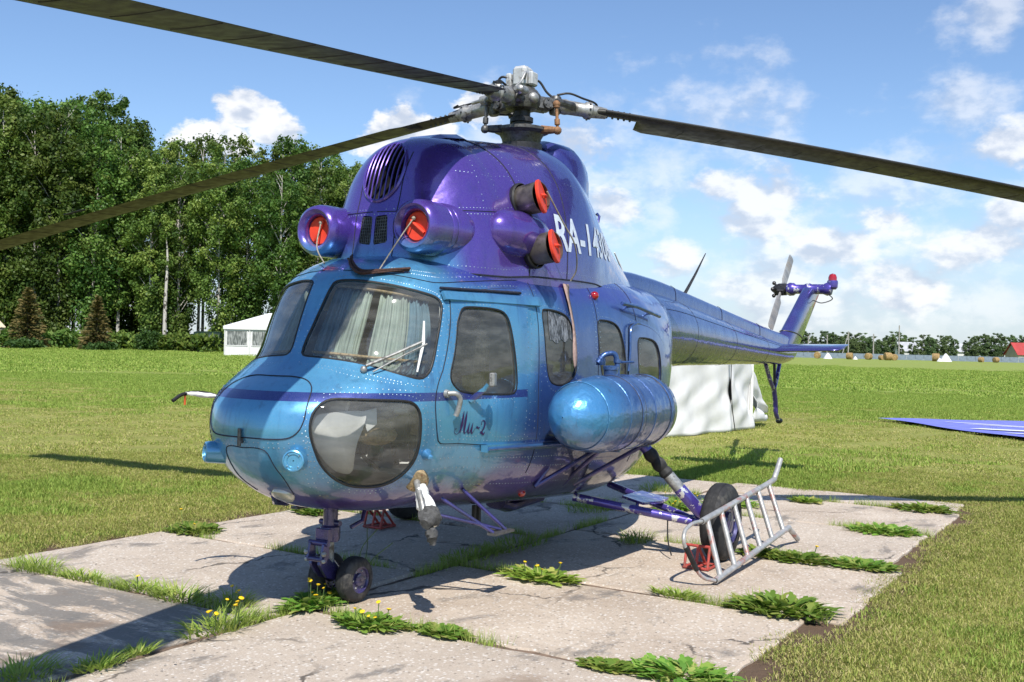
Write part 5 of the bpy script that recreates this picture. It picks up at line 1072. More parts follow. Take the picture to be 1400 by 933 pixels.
WD=[('leafy_weed',1.03,-2.50,.22,'leafy','bushy dandelion leaves at the far left slab edge before the nose',2,1,1.),
('grass_tuft',2.69,-2.25,.20,'grass','grass clump in the joint at the left edge of the picture',0,1,1.2),('grass_tuft',2.70,-1.72,.10,'grass','thin grass strip in the left joint beside the leftmost clump',0,.7,2.2),
('grass_tuft',2.68,-1.15,.11,'grass','low grass strip midway along the left slab joint',1,.8,2.4),('grass_tuft',2.69,-.78,.15,'grass','thick grass clump at the end of the left slab joint',0,1.1,1.8),
('grass_tuft',2.60,-.40,.11,'grass','small grass clump beside the crossing of the joints',3,1,1.),('leafy_weed',2.32,-.03,.17,'leafy','grass and leaves with yellow flowers just before the nose wheels',9,1,1.3),
('grass_tuft',3.03,-.08,.16,'grass','grass strip with yellow flowers left of the crossing of the joints',7,1,1.9),('leafy_weed',2.46,.55,.20,'leafy','leafy weed with yellow flowers in the joint right of the nose wheels',6,.85,1.3),
('leafy_weed',2.37,.98,.13,'leafy','sparse creeping weed at the tail of the joint right of the nose wheels',0,.6,1.4),('leafy_weed',.80,.72,.20,'leafy','bright leafy weed in the middle of the slabs beyond the fuselage shadow',4,.95,1.5),
('grass_tuft',.45,-.06,.22,'grass','shaded grass clump under the belly nearer the nose',0,.8,1.8),('grass_tuft',-.12,-.04,.25,'grass','shaded grass clump under the belly amidships',0,.8,1.8),('grass_tuft',-.95,.66,.17,'grass','dark grass clump between the belly and the ladder',0,1.1,1.2),
('leafy_weed',.66,2.40,.30,'leafy','biggest leafy weed, at the right slab edge near the lawn',0,1.25,1.2),('leafy_weed',-1.02,2.02,.24,'leafy','leafy strip right of the ladder foot',1,.85,1.5),('leafy_weed',-1.07,2.50,.22,'leafy','leafy strip meeting the lawn beyond the ladder',0,.85,1.3),
('leafy_weed',-2.82,2.28,.26,'leafy','leafy weed on the far right slabs',0,1.,1.1),('leafy_weed',-4.5,2.32,.28,'leafy','leafy weed at the far right corner of the pad',0,1.,1.2),('leafy_weed',2.30,2.40,.24,'leafy','leafy weed cut by the bottom edge of the picture',0,1,1.2),
('leafy_weed',2.38,2.03,.12,'leafy','small flat weed near the bottom edge of the picture',0,.5,1.4),('grass_tuft',-2.35,-.45,.30,'grass','grass growing in the joint behind the belly',0,1.,1.6),('leafy_weed',-3.5,.57,.28,'leafy','leafy weed behind the top of the main wheel',0,1,1.2),
('leafy_weed',-4.3,1.15,.15,'leafy','small round weed on the far slabs',0,.8,1.),('leafy_weed',-2.9,.20,.28,'leafy','weed with yellow flowers seen beyond the oleo leg',10,1.2,1.2),('leafy_weed',-.32,-2.38,.2,'leafy','leafy weed seen behind the nose leg',0,1,1.2),
('grass_tuft',2.02,-.02,.09,'grass','yellowing grass between the two nose wheels',2,1.2,1.),('grass_tuft',4.18,-.20,.16,'grass','grass clump in the lower left corner',0,.9,1.4),('grass_tuft',3.87,-.02,.08,'grass','small grass tuft in the lower left joint',0,.7,1.8),
('grass_tuft',3.62,-.05,.07,'grass','lone little grass tuft in the joint at lower left',0,.6,1.6),('leafy_weed',-1.03,1.72,.16,'leafy','leafy weed behind the ladder rungs',0,.9,1.2),('grass_tuft',-4.15,-.5,.3,'grass','grass patch at the back edge of the pad',0,1,1.2),('grass_tuft',.71,1.72,.08,'grass','thin grass in the joint left of the biggest weed',0,.6,2.4)]
for i,(nm,x,y,rad,kd,lb,nf,hg,sx) in enumerate(WD):
    along=kd=='grass' and x>2.5 and y<-.3 or nm=='grass_tuft' and abs(x-.71)<.02
    weed(nm,x,y,rad/(1.05 if sx<1.15 else 1.3),kd,lb,nf,hg*(.9 if kd=='leafy' else 1),i,sx=sx*1.25,rz=(math.pi/2 if (along or (kd=='leafy' and abs(y)>.2)) else 0))
# thin tall stems by the nose leg and fine fringe along every joint
g=np.random.default_rng(77); V=[];tn=[]
def fringe(x0,y0,x1,y1,dens,wob=.03):
    L=math.hypot(x1-x0,y1-y0)
    for i in range(int(L*dens)):
        t=g.uniform(0,1)
        if math.sin(t*L*3.1+x0*2)+math.sin(t*L*7.3+y0)<.1: continue
        bx,by=x0+(x1-x0)*t+g.normal(0,wob),y0+(y1-y0)*t+g.normal(0,wob); h=g.uniform(.015,.085)**1.0; a=g.uniform(0,6.28); w=.0025; lx,ly=math.cos(a)*h*.6,math.sin(a)*h*.6
        V.extend([(bx-w*math.sin(a),by+w*math.cos(a),-.02),(bx+w*math.sin(a),by-w*math.cos(a),-.02),(bx+lx,by+ly,h)]); tn.extend([g.uniform(.1,1)]*3)
for x in LX[1:-1]: fringe(x,-2.8,x,-.1,620)
for x in RX[1:-1]: fringe(x,0,x,2.7,620)
fringe(-5.2,-.05,6,-.05,600)
o=tri_mesh('joint_grass',V,3,M['grass_lush'],None,tn); tag(o,'fine grass fringe along the slab joints','grass',kind='stuff')
sw_=B(); 
for q in([(2.02,.06,0),(1.9,.05,.25),(1.86,.02,.42)],[(2.0,.05,0),(2.02,.10,.3),(1.93,.16,.44)],[(2.01,.04,0),(1.95,.12,.22),(1.82,.20,.34)]): sw_.tube(bez(q,5),.003,5)
tag(sw_.build('dry_stalks',M['weed_stem']),'thin bare weed stalks standing behind the nose wheels','weed')
# scattered pebbles
pb=[]
for i in range(260):
    x,y=g.uniform(-4,4.6),g.uniform(-2.7,2.6); s=g.uniform(.003,.011); p=np.array((x,y,.001)); q=[p+s*np.array(v)*g.uniform(.7,1.2) for v in((1,0,0),(0,1,0),(-1,0,0),(0,-1,0),(0,0,.8))]
    for a,b_ in((0,1),(1,2),(2,3),(3,0)): pb+=[q[a],q[b_],q[4]]
o=tri_mesh('gravel',pb,3,simple('gravel',(.30,.26,.22),.9,0,.4,40,0)); tag(o,'scattered grit and crumbs on the slabs','gravel',kind='stuff')
# ------------------------------------------------------------------ trees
M['bark']=None
m_,t_,b_=mat('birch_bark',(.6,.58,.54),.8); Po=t_.node('ShaderNodeTexCoord').outputs['Object']; nb=t_.noise(t_.vm('MULTIPLY',Po,(1.2,1.2,.8)),2.2,5,.6); t_.l.new(t_.mix(t_.ramp(nb,.5,.6),(.50,.47,.43),(.06,.05,.045)),b_.inputs['Base Color']); M['bark']=m_
M['bark_dark']=simple('bark_dark',(.09,.07,.055),.9,0,.3,4,.3)
M['leaf_birch']=leafmat('leaf_birch',[(.040,.085,.018),(.080,.155,.030),(.130,.215,.042),(.19,.26,.06)],.36,.5,.34)
M['leaf_far']=leafmat('leaf_far',[(.085,.135,.060),(.115,.175,.072),(.140,.205,.082),(.165,.235,.095)],.35,.6,.2)  # leaf colours paled to carry distance haze
M['leaf_spruce']=leafmat('leaf_spruce',[(.07,.09,.03),(.13,.12,.04),(.18,.14,.05),(.24,.18,.07)],.2,.7)
M['leaf_bush']=leafmat('leaf_bush',[(.025,.06,.015),(.045,.095,.02),(.06,.12,.025)],.2,.6)
def make_tree(seed,H,cb,rx,nclump,per,leaf,mt,bark,droop=.35,sparse=0.,pw=1.0,name='tree'):
    g=np.random.default_rng(seed); trunk=B(); bend=g.normal(0,.25,2); P0=lambda z:np.array((bend[0]*(z/H)**2*2,bend[1]*(z/H)**2*2,z))
    trunk.tube([P0(z) for z in np.linspace(0,H*.96,9)],[.19*(H/26)*(1-.93*t)+.015 for t in np.linspace(0,1,9)],7)
    C_=[];S_=[]
    for i in range(nclump):
        t=g.uniform(0,1)**pw; z=cb+(H-cb)*t; env=rx*(math.sin(math.pi*(.12+.88*(1-t))**.8)**.75)*(1.0 if t<.9 else .8); a=g.uniform(0,2*math.pi); r=env*math.sqrt(g.uniform(.12,1)); base=P0(z)
        C_.append(base+np.array((r*math.cos(a),r*math.sin(a),0))); S_.append((.55+.75*g.uniform())*(rx/3.6)*(1.1-.45*t))
        if i%4==0:
            zb=max(cb*.6,z-r*g.uniform(.7,1.3)-.5); p0=P0(zb); p1=C_[-1]; trunk.tube([p0,p0*.45+p1*.55+np.array((0,0,.25)),p1],[.05*(H/26)*(1-.6*t)+.012,.03,.010],5)
    V=[];tn=[]
    for c,s in zip(C_,S_):
        n=int(per*g.uniform(.6,1.3)*(s/(rx/3.6))**1.3*(1-sparse*g.uniform())); o=g.normal(0,1,(n,3))*np.array((s*.52,s*.52,s*.42)); o[:,2]-=droop*np.abs(g.normal(0,1,n))*s*1.1; ctr=c+o
        d1=g.normal(0,1,(n,3)); d1/=np.linalg.norm(d1,axis=1)[:,None]; nr=o+np.array((0,0,.6*s))+g.normal(0,.6*s,(n,3)); d2=np.cross(nr,d1); d2/=np.linalg.norm(d2,axis=1)[:,None]+1e-9; d1=np.cross(d2,nr); d1/=np.linalg.norm(d1,axis=1)[:,None]+1e-9
        L=leaf*g.uniform(.6,1.45,n)[:,None]; V.append(np.stack([ctr-d1*L*.5,ctr+d2*L*.32,ctr+d1*L*.5,ctr-d2*L*.32],1).reshape(-1,3))
        tn.append(np.repeat(np.clip(g.uniform(.0,.95)+g.normal(0,.12,n),0,1),4))
    root=bpy.data.objects.new(name,None); tr=trunk.build('trunk',bark); cr=tri_mesh('crown',np.concatenate(V),4,mt,None,np.concatenate(tn))
    for o in(tr,cr): col.objects.unlink(o)
    return root,tr,cr,H
def plant(src,x,y,H,rz,name,label,cat='tree',group=None,sxy=1.):
    root,tr,cr,h=src; r=empty(name,(x,y,-.05),label,cat,group); s=H/h; r.scale=(s*sxy,s*sxy,s); r.rotation_euler=(0,0,rz)
    for o in(tr,cr): link(o.copy(),r)
    return r
BIR=[make_tree(21+i,26,(2.0,3.5,5,2.5,7.0)[i],(3.7,3.3,3.6,4.2,3.2)[i],(160,140,140,170,90)[i],(190,190,175,200,110)[i],.34,M['leaf_birch'],M['bark'],.45,.2,(.85,.9,.8,1.05,.75)[i]) for i in range(5)]
WOOD=[(-58.9,-113.4,25.9),(-57.7,-106.8,24.9),(-59.6,-103.6,25.7),(-62.5,-103.1,27.0),(-64.1,-100.1,25.6),(-66.1,-98.8,26.2),(-68.5,-96.2,24.5),(-70.8,-94.7,24.8),(-71.1,-89.9,20.6),(-74.0,-88.7,20.8),(-74.8,-83.2,21.0),(-77.8,-82.3,21.1),(-76.3,-75.7,20.0),(-80.0,-73.8,20.4),(-82.4,-71.9,20.7),(-85.2,-68.9,19.6),(-84.5,-63.3,19.1),(-64.5,-125.2,29.9),(-65.6,-118.7,30.3),(-69.9,-118.7,32.1),(-70.6,-114.3,30.3),(-71.7,-109.8,28.9),(-71.2,-105.1,29.2),(-76.8,-106.5,31.1),(-77.9,-103.6,28.0),(-80.1,-100.3,23.9),(-79.2,-94.9,24.7),(-83.1,-95.5,25.6),(-80.9,-89.2,24.2),(-87.1,-89.2,24.8),(-88.8,-86.1,26.5),(-89.7,-81.5,24.0),(-91.6,-79.7,22.7),(-91.0,-75.0,22.2),(-95.0,-72.9,22.7),(-95.7,-69.7,22.5),(-70.3,-134.0,31.8),(-71.9,-129.6,32.5),(-74.4,-129.0,33.1),(-74.3,-123.5,32.6),(-76.3,-120.1,31.9),(-80.7,-120.9,32.5),(-81.9,-117.7,32.6),(-82.8,-111.3,31.4),(-84.8,-109.2,28.2),(-85.0,-105.7,26.7),(-89.3,-106.4,26.1),(-91.0,-103.4,28.0),(-91.1,-98.7,28.0),(-94.4,-98.5,25.7),(-93.9,-92.0,26.5),(-94.2,-90.4,26.3),(-99.5,-88.6,26.7),(-101.1,-86.1,24.8),(-102.0,-82.1,24.9),(-103.8,-80.5,25.8),(-106.0,-76.6,24.8)]
for i,(x,y,h) in enumerate(WOOD):
    thin=i in(26,27,28,29,47,48)
    plant(BIR[4] if thin else BIR[(i*7+i//5)%4],x,y,h,i*2.4,'birch_tree','thin crowned birch with pale branches, behind the dip in the wood' if thin else 'leafy green birch in the dense wood at the left','tree','birches of the wood')
# pale trunk standing clear before the dark foliage
b=B().tube([(0,0,0),(.05,.05,5),(-.1,.1,10),(.1,0,13)],[.24,.19,.13,.03],9)
o=b.build('birch_tree',M['bark']); o.location=(-71.6,-88.0,-.05); tag(o,'straight white birch trunk standing at the edge of the wood','tree')
SPR=[]
def spruce(seed,H,R0,mt):
    g=np.random.default_rng(seed); V=[];tn=[]
    for i in range(int(46)):
        t=i/46; z=.25+t*(H-.3); L=R0*(1-t)**.85+.08
        for k in range(9):
            a=g.uniform(0,2*math.pi); ll=L*g.uniform(.75,1.1); d=np.array((math.cos(a),math.sin(a),-.18+.35*t)); n=int(5+ll*9); tt=g.uniform(.15,1,n)[:,None]; c=np.array((0,0,z))+d*ll*tt+g.normal(0,.05,(n,3)); u1=g.normal(0,1,(n,3)); u1/=np.linalg.norm(u1,axis=1)[:,None]; u2=np.cross(u1,d); u2/=np.linalg.norm(u2,axis=1)[:,None]+1e-9; s=.2*g.uniform(.6,1.3,n)[:,None]
            V.append(np.stack([c-d*s,c+u2*s*.4,c+d*s,c-u2*s*.4],1).reshape(-1,3)); tn.append(np.repeat(np.clip(g.uniform(.2,.8)+g.normal(0,.15,n),0,1),4))
    return np.concatenate(V),np.concatenate(tn)
for sd,(x,y),H,lb in((1,(-58.0,-92.1),6.3,'taller brownish young spruce before the wood at the left edge'),(2,(-61.6,-86.2),5.6,'shorter brownish young spruce before the wood')):
    t=empty('spruce_tree',(x,y,-.05),lb,'tree','young spruces'); V,tn=spruce(sd,H,2.3 if sd==1 else 1.8,0); tri_mesh('crown',V,4,M['leaf_spruce'],t,tn); B().tube([(0,0,0),(0,0,H*.95)],[.11,.02],7).build('trunk',M['bark_dark'],t)
def bush(x,y,rx,h,label,seed,mt='leaf_bush',n=2600,leaf=.16):
    g=np.random.default_rng(seed); t=empty('bush',(x,y,-.05),label,'bush'); k=22; cc=np.stack([g.uniform(-1,1,k)*rx,g.uniform(-.6,.6,k)*rx,g.uniform(.1,.8,k)*h],1); c=cc[g.integers(0,k,n)]+g.normal(0,1,(n,3))*np.array((rx*.16,rx*.16,h*.13)); c[:,2]=np.abs(c[:,2])
    d1=g.normal(0,1,(n,3)); d1/=np.linalg.norm(d1,axis=1)[:,None]; d2=np.cross(d1,g.normal(0,1,(n,3))); d2/=np.linalg.norm(d2,axis=1)[:,None]; s=leaf*g.uniform(.6,1.4,n)[:,None]
    tri_mesh('foliage',np.stack([c-d1*s,c+d2*s*.5,c+d1*s,c-d2*s*.5],1).reshape(-1,3),4,M[mt],t,np.repeat(np.clip(g.uniform(0,1,n),0,1),4)); B().tube([(0,0,0),(.1,0,h*.6)],[.06,.02],6).build('stem',M['bark_dark'],t)
bush(-56.6,-90.6,1.7,1.1,'low juniper bush at the foot of the taller spruce',1); bush(-60.4,-84.3,1.5,.9,'low juniper bush at the foot of the shorter spruce',2); bush(-65.0,-83.0,1.2,2.2,'rounded bush between the spruces and the marquee',3)
UB=[(-54,-99),(-56.5,-97.5),(-60,-96),(-63,-93),(-66,-91),(-68.5,-89),(-70.5,-85),(-73,-81),(-75.5,-77),(-78,-72)]
for i,(x,y) in enumerate(UB): bush(x,y,2.4,2.0,'dark undergrowth bush along the foot of the wood',20+i,'leaf_birch',2200,.26)
for o in [o for o in col.objects if o.get('label')=='dark undergrowth bush along the foot of the wood']: o['group']='undergrowth of the wood'
# far right: poplars and scrub beyond the fence
FT=[make_tree(61+i,8.5,.4,(1.9,1.5,2.2)[i],95,110,.32,M['leaf_far'],M['bark_dark'],.1,0,(.9,.8,1.0)[i]) for i in range(3)]
FARTREES=[(-300.7,-86.1,7.2),(-294.6,-81.8,8.4),(-295.2,-79.5,7.8),(-296.7,-76.6,8.6),(-293.2,-73.2,8.2),(-298.0,-72.0,7),(-298.9,-69.0,5.6),(-297.7,-65.9,5.2),(-307.3,-64.8,5.6),(-307.2,-62.0,4.6),(-302.4,-57.0,5.0),(-306.5,-54.3,6.0),(-320.7,-54.5,6.8),(-308.5,-50.3,7.6),(-313.7,-49.1,8),(-324.7,-48.9,8.2),(-311.5,-44.8,7.2),(-318.8,-41.9,7.8),(-326.7,-41.0,8.4),(-314.3,-37.3,8.8),(-316.4,-35.3,9),(-332.8,-34.9,8.4),(-360.5,-35.8,9.6),(-362.0,-33.4,9.4),(-363.4,-31.1,9.0),(-365.3,-27.9,9.3),(-367.7,-24.0,9),(-299.8,-89.8,8),(-283.7,-89.0,7.6)]
for i,(x,y,h) in enumerate(FARTREES):
    z='seen under and beside the tailplane' if y<-64 else ('in the left clump right of the tail' if y<-43.5 else 'in the tall clump before the red roof')
    plant(FT[i%3],x,y,h*.88,i*1.9,'leafy_tree','distant leafy tree '+z,'tree','far trees '+z,1.15)
for i,(x,y,h) in enumerate([(-428.8,-108.2,8.1),(-425.6,-104.2,9.7),(-439.9,-104.5,8.1),(-426.0,-98.0,8.8),(-429.9,-95.8,9.5),(-448.2,-96.7,8.5),(-435.5,-90.7,7.7),(-434.1,-87.3,10.3),(-441.4,-85.7,9.2),(-447.5,-83.8,9.2),(-420,-70,9),(-424,-76,8)]):
    plant(FT[2],x,y,h,i,'leafy_tree','farthest small tree low on the horizon right of the tail','tree','farthest trees on the horizon',1.5)
# ------------------------------------------------------------------ far field furniture
A_,B_=np.array((-272.8,-87.5,0)),np.array((-314.0,-19.9,0)); n=34; fe=empty('sheet_fence',tuple((A_+B_)/2),'long grey blue corrugated fence along the far side of the field','fence'); M['fence']=simple('fence',(.23,.28,.34),.6,.2,.15,1.2,0); dvec=(B_-A_)/n; ang=math.atan2(dvec[1],dvec[0]); L=np.linalg.norm(dvec)
V=[];Fs=[]
for k in range(17):
    x=-L/2+.03+(L-.06)*k/16; yy=.06*(k%2); V+=[(x,yy,0),(x,yy,1.45)]
Fs=[(2*k,2*k+2,2*k+3,2*k+1) for k in range(16)]; src=mesh('fence_panel',V,Fs,M['fence'],fe,False); md=src.modifiers.new('thick','SOLIDIFY'); md.thickness=.02
mid=(A_+B_)/2
for i in range(n):
    o=src if i==0 else link(src.copy(),fe); c=A_+dvec*(i+.5)-mid; o.location=(c[0],c[1],c[2]+.0); o.rotation_euler=(0,0,ang)
M['straw']=simple('straw',(.33,.22,.09),.9,0,.35,3,.4)
bl=B().lathe([(.02,-.6),(.55,-.6),(.66,-.55),(.70,-.4),(.71,0),(.70,.4),(.66,.55),(.55,.6),(.02,.6)],(0,0,.68),(1,.2,0),20); bo_=bl.build('hay_bale',M['straw']); tie=B()
for hh in(-.3,0,.3): tie.lathe([(.712,hh-.02),(.714,hh+.02)],(0,0,.68),(1,.2,0),20,False)
to_=tie.build('twine',M['bark_dark'],bo_)
BAL=[(-255.7,-67.5,1.0,'lone hay bale nearest the tailplane'),(-255.8,-59.7,1.0,'hay bale left of the paired bales, beside a small pole'),(-262.3,-56.7,1.0,'hay bale standing alone between the two left groups'),(-263.9,-54.0,.75,'smallest hay bale at the left of a trio'),(-257.5,-51.1,1.15,'tallest hay bale in the middle of a trio'),(-261.4,-50.4,.95,'right hand hay bale of a trio'),(-271,-42.5,1.2,'hay bale beside the white heap'),(-272,-40.4,.8,'small hay bale half behind the white heap'),(-283.3,-33.8,.8,'left one of two hay bales before the fence at right'),(-285.2,-30.6,.85,'rightmost hay bale before the fence')]
for i,(x,y,s,lb) in enumerate(BAL):
    o=bo_ if i==0 else link(bo_.copy())
    if i: link(to_.copy(),o)
    o.location=(x,y,-.03); o.scale=(s*1.2,)*3; o.rotation_euler=(0,0,i*1.3); tag(o,lb,'hay bale','hay bales on the far field')
M['white_cloth']=simple('white_cloth',(.66,.66,.66),.8,0,.06,3,.2)
for i,(x,y,h,lb) in enumerate([(-248.3,-72.0,.9,'small white cone marker just below the tailplane root'),(-253.0,-64.2,1.5,'white cone marker under the tailplane tip'),(-256.5,-58.5,.8,'small white cone marker between hay bales'),(-266.6,-40.9,.9,'small white heap left of the larger white heap'),(-267.7,-39.7,2.0,'larger white heap before the fence')]):
    b=B().lathe([(h*.75,0),(h*.6,h*.25),(h*.32,h*.7),(h*.08,h*.98),(.01,h)],(0,0,0),(0,0,1),14); o=b.build('white_marker',M['white_cloth'],auto=50); o.location=(x,y,-.02); tag(o,lb,'marker','white markers on the far field')
M['pole']=simple('pole',(.33,.31,.29),.85,0,.2,3,.1)
for i,(x,y,h,lb) in enumerate([(-284.5,-77.9,6.0,'grey pole under the tailplane'),(-287.2,-73.5,6.4,'grey pole behind the tailplane tip'),(-290.2,-68.5,7.5,'grey pole right of the tailplane'),(-293.8,-62.6,7.0,'grey pole among low scrub'),(-297.5,-56.6,9.5,'tallest grey pole in the gap right of the tail')]):
    b=B().tube([(0,0,0),(0,0,h)],[.2,.14],8); b.box((0,0,h-.4),(1.4,.12,.12)); 
    if i==2: b.tube([(1.3,-1.6,0),(0,0,h*.93)],.13,7)
    for s in(-.6,0,.6): b.lathe([(.04,0),(.05,.12),(.03,.2)],(s,0,h-.34),(0,0,1),7)
    o=b.build('utility_pole',M['pole']); o.location=(x,y,-.05); tag(o,lb,'pole','poles along the far fence')
def house(loc,rz,w,d,h,rh,wall,roof,label):
    t=empty('house',loc,label,'house'); t.rotation_euler=(0,0,rz); B().box((0,0,h/2),(w,d,h),bev=.03).build('wall',wall,t)
    gb=B(); 
    for s in(-1,1): gb.add([(s*w/2*.998,-d/2,h),(s*w/2*.998,d/2,h),(s*w/2*.998,0,h+rh*.94)],[(0,1,2)])
    gb.build('gable',wall,t,fix=False)
    for s in(-1,1): B().plate([(-w/2-.4,s*(d/2+.4),h-.25),(w/2+.4,s*(d/2+.4),h-.25),(w/2+.4,0,h+rh),(-w/2-.4,0,h+rh)],.12).build('roof',roof,t)
    for x in(-w*.3,0,w*.3):
        wn=B().box((x,d/2+.02,h*.55),(1.0,.06,1.2),bev=.02).build('window',M['blade_dark'],t); B().box((x,d/2+.06,h*.55-.66),(1.2,.12,.08),bev=.01).build('sill',M['white_cloth'],wn)
M['red_roof']=simple('red_roof',(.40,.05,.045),.6,.1,.15,.8,.1); M['render_cream']=simple('render_cream',(.62,.56,.42),.8,0,.1,1,.1); M['grey_roof']=simple('grey_roof',(.40,.41,.43),.6,0,.15,1,.1)
house((-322.5,-26.0,0),R(121),11,8,2.3,3.2,M['render_cream'],M['red_roof'],'cream house with a red roof cut by the right edge of the picture'); house((-328.3,-59.6,0),R(118),7,6,2.6,2.6,M['white_cloth'],M['grey_roof'],'white gabled house half hidden by trees'); house((-338.5,-46.6,0),R(118),4,5,2.8,2.4,M['white_cloth'],M['grey_roof'],'narrow white house in the gap between tree clumps')
# ------------------------------------------------------------------ marquee before the wood
ta=R(31.4+90); tm=empty('marquee',(-59.75,-66.3,0),'white marquee tent with clear windows half hidden by the nose','tent'); tm.rotation_euler=(0,0,ta); tm.scale=(1,-1,1)
m_,t_,b_=mat('tent_window',(.16,.17,.17),.15,0,.5); Po=t_.node('ShaderNodeTexCoord').outputs['Object']; t_.l.new(t_.mix(t_.ramp(t_.noise(t_.vm('MULTIPLY',Po,(5,1,1)),2,4),.4,.65),(.10,.11,.11),(.34,.35,.35)),b_.inputs['Base Color']); M['tent_window']=m_
Wd,Dp,Eh,Rh=9.0,6.0,2.65,3.95
# local x along the front (to picture right), y towards the camera side negative, z up
B().box((Wd/2,.05,Eh/2),(Wd,.06,Eh),bev=.01).build('front_wall',M['white_cloth'],tm); B().box((.05,-Dp/2,Eh/2),(.06,Dp-.1,Eh),bev=.01).build('end_wall',M['white_cloth'],tm); B().box((Wd-.05,-Dp/2,Eh/2),(.06,Dp-.1,Eh),bev=.01).build('end_wall',M['white_cloth'],tm); B().box((Wd/2,-Dp,Eh/2),(Wd,.06,Eh),bev=.01).build('back_wall',M['white_cloth'],tm)
rb0,rb1=(3.2,-Dp/2,Rh),(Wd-3.2,-Dp/2,Rh); e=.12; c0,c1,c2,c3=(-e,e+.1,Eh),(Wd+e,e+.1,Eh),(Wd+e,-Dp-e,Eh),(-e,-Dp-e,Eh)
for q in([c0,c1,rb1,rb0],[c1,c2,rb1],[c2,c3,rb0,rb1],[c3,c0,rb0]): B().plate(q,.03).build('roof_panel',M['white_cloth'],tm)
B().box((Wd/2,.22,Eh-.14),(Wd+.2,.02,.26),bev=.005).build('valance',M['white_cloth'],tm)
for k in range(4):
    x=1.12+k*2.25; w=B().box((x,.085,1.62),(1.75,.03,1.25),bev=.005).build('window',M['tent_window'],tm)
    for xx in(x-.92,x+.92): B().box((xx,.10,1.62),(.07,.05,1.4),bev=.005).build('window_frame',M['white_cloth'],w)
    for zz in(.95,2.28): B().box((x,.10,zz),(1.9,.05,.07),bev=.005).build('window_frame',M['white_cloth'],w)
for x in(.04,2.25,4.5,6.75,Wd-.04): B().tube([(x,.13,0),(x,.13,Eh)],.05,8).build('pole',M['white_cloth'],tm)
# beige tent sliver and stored goods under the trees
t=empty('beige_tent',(-57.2,-97.6,0),'beige tent at the left edge under the trees','tent'); M['beige']=simple('beige',(.62,.52,.38),.85,0,.1,2,.2)
B().box((0,0,1.1),(2.2,2.4,2.2),bev=.03).build('wall',M['beige'],t); B().plate([(-1.25,-1.3,2.1),(1.25,-1.3,2.1),(1.25,0,2.9),(-1.25,0,2.9)],.04).build('roof_panel',M['beige'],t); B().plate([(-1.25,1.3,2.1),(1.25,1.3,2.1),(1.25,0,2.9),(-1.25,0,2.9)],.04).build('roof_panel',M['beige'],t)
o=B().box((0,0,.65),(1.1,.8,1.3),bev=.12).build('covered_crate',M['beige']); o.location=(-63.2,-94.2,0); tag(o,'pale covered crate in the shade between the spruces','crate')
M['green_tank']=simple('green_tank',(.006,.022,.016),.5,.1,.2,2,.1); t=empty('storage_tank',(-72.3,-82.0,0),'dark green storage tank beside the marquee','tank')
B().lathe([(.02,-1.6),(.5,-1.58),(.95,-1.4),(1.0,-1.2),(1.0,1.2),(.95,1.4),(.5,1.58),(.02,1.6)],(0,0,1.25),(-.5,.86,0),24).build('shell',M['green_tank'],t)
for s in(-.9,.9): B().box((-.5*s,.86*s,.15),(.9,.3,.3),((.86,.5,0),(-.5,.86,0),(0,0,1))).build('cradle',M['bark_dark'],t)
# ------------------------------------------------------------------ white draped cover behind the boom
cv=empty('draped_cover',(-12.5,-3.8,0),'white cloth tent panel standing on the grass under the tail boom','tent')
def cloth(P00,P10,zt,nx,nz,seed,name,parent,amp=.06,bottom=.0,sag=.05):
    g=np.random.default_rng(seed); a=np.array(P00,float); b_=np.array(P10,float); d=nrm(b_-a); nn=np.array((-d[1],d[0],0)); V=[];Fs=[]
    ph=g.uniform(0,6,6)
    for j in range(nz+1):
        for i in range(nx+1):
            s=i/nx; t=j/nz; L=s*np.linalg.norm(b_-a); off=amp*(math.sin(L*3.1+t*5.5+ph[0])*.6+math.sin(L*6.3-t*7+ph[1])*.35+math.sin(L*11+t*6+ph[2])*.28+.5*math.sin(t*9+L*2.7+ph[3])+.22*math.sin(t*21-L*6+ph[5]))*(.35+.65*math.sin(math.pi*min(1,t+.15)))
            flare=.07*max(0,1-t*1.6)**1.5*(1+.5*math.sin(L*2.7+ph[4])); p=a+(b_-a)*s+nn*(off-(flare if amp>.05 else 0)); V.append((p[0],p[1],bottom+(zt-bottom)*t-(sag*math.sin(math.pi*s) if j==nz else 0)*1.))
    Fs=[(j*(nx+1)+i,j*(nx+1)+i+1,(j+1)*(nx+1)+i+1,(j+1)*(nx+1)+i) for j in range(nz) for i in range(nx)]
    o=mesh(name,V,Fs,M['white_cloth']); o.parent=parent; o.matrix_parent_inverse=Matrix.Translation(parent.location).inverted(); md=o.modifiers.new('thick','SOLIDIFY'); md.thickness=.006; return o
cloth((-9.2,-3.75,0),(-13.1,-2.92,0),1.62,60,26,1,'side_panel',cv); cloth((-13.1,-2.92,0),(-14.5,-2.95,0),1.62,30,26,2,'side_panel',cv); cloth((-14.5,-2.95,0),(-15.4,-5.0,0),1.62,30,20,3,'end_panel',cv,.03); cloth((-15.4,-5.0,0),(-10.0,-5.9,0),1.62,50,14,4,'back_panel',cv); cloth((-10.0,-5.9,0),(-9.2,-3.75,0),1.62,30,14,5,'end_panel',cv)
V=[(-9.2,-3.75,1.62),(-13.1,-2.92,1.60),(-14.5,-2.95,1.60),(-15.4,-5.0,1.62),(-10.0,-5.9,1.62),(-12.2,-4.2,1.80)]; o=mesh('roof_panel',V,[(0,1,5),(1,2,5),(2,3,5),(3,4,5),(4,0,5)],M['white_cloth']); par(o,cv)
o=cloth((-14.5,-2.93,0),(-15.9,-3.05,0),1.30,14,14,6,'loose_flap',cv,.09,.12)
for v in o.data.vertices:
    if v.co.x<-14.6: v.co.z-=(max(0,(-14.5-v.co.x))*.62)*max(0,min(1,(v.co.z-.2)/1.0))
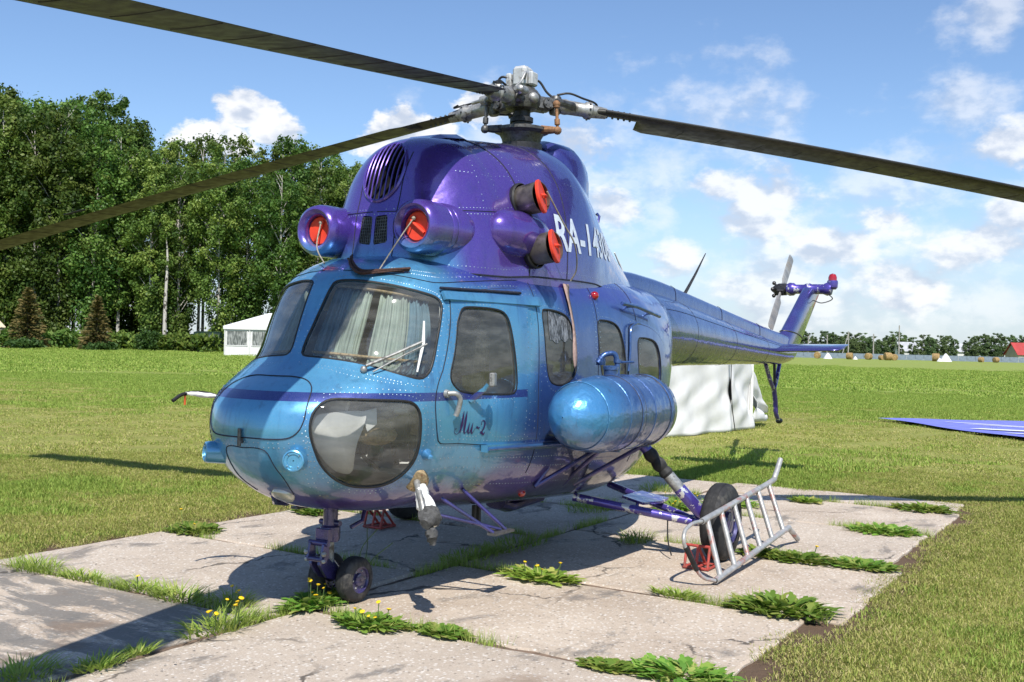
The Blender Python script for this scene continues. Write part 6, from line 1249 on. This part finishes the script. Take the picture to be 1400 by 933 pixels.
par(B().tube([(-14.5,-2.92,0),(-14.5,-2.92,1.6)],.035,8).build('tent_pole',M['white_plastic']),cv); par(B().tube(bez([(-13.1,-2.88,1.6),(-13.05,-2.86,1.0),(-13.15,-2.86,.5),(-13.35,-2.86,.02)],6),.010,6).build('guy_cord',M['darkmetal']),cv)
# ------------------------------------------------------------------ blue banner on the grass
bn=empty('banner',(-19.5,-1.42,0),'blue and white banner spread flat on the grass at right','banner'); M['banner_blue']=simple('banner_blue',(.17,.19,.60),.6,0,.1,3,.15); M['banner_white']=simple('banner_white',(.75,.77,.82),.6,0,.06,3,.1)
T0=np.array((-19.5,-1.42,0)); eu=np.array((4.6,4.25,0)); ev=np.array((-2.9,4.95,0)); nx,ny=26,22; g=np.random.default_rng(9)
zf=lambda a,b_: .062+.010*math.sin(a*9+b_*5)+.008*math.sin(b_*13-a*4)
V=[];Fs=[]
for j in range(ny+1):
    for i in range(nx+1):
        a,b_=i/nx,j/ny; p=T0+eu*a+ev*b_+np.array((.06*math.sin(b_*7)*(i in(0,nx)),.06*math.sin(a*8)*(j in(0,ny)),0)); V.append((p[0],p[1],zf(a,b_)))
Fs=[(j*(nx+1)+i,j*(nx+1)+i+1,(j+1)*(nx+1)+i+1,(j+1)*(nx+1)+i) for j in range(ny) for i in range(nx)]
par(mesh('cloth',V,Fs,M['banner_blue']),bn)
def strip(a0,b0,a1,b1,w):
    V=[];n=14
    for i in range(n+1):
        t=i/n; a=a0+(a1-a0)*t; b_=b0+(b1-b0)*t; ww=w*(.6+.4*math.sin(math.pi*t))
        for s in(-1,1): p=T0+eu*(a+s*ww*.35)+ev*(b_-s*ww); V.append((p[0],p[1],zf(a,b_)+.012))
    par(mesh('white_marking',V,[(2*i,2*i+1,2*i+3,2*i+2) for i in range(n)],M['banner_white']),bn)
strip(.20,.16,.36,.55,.016); strip(.28,.18,.40,.48,.012); strip(.46,.10,.80,.46,.055); strip(.66,.08,.92,.36,.03); strip(.5,.5,.85,.85,.05)
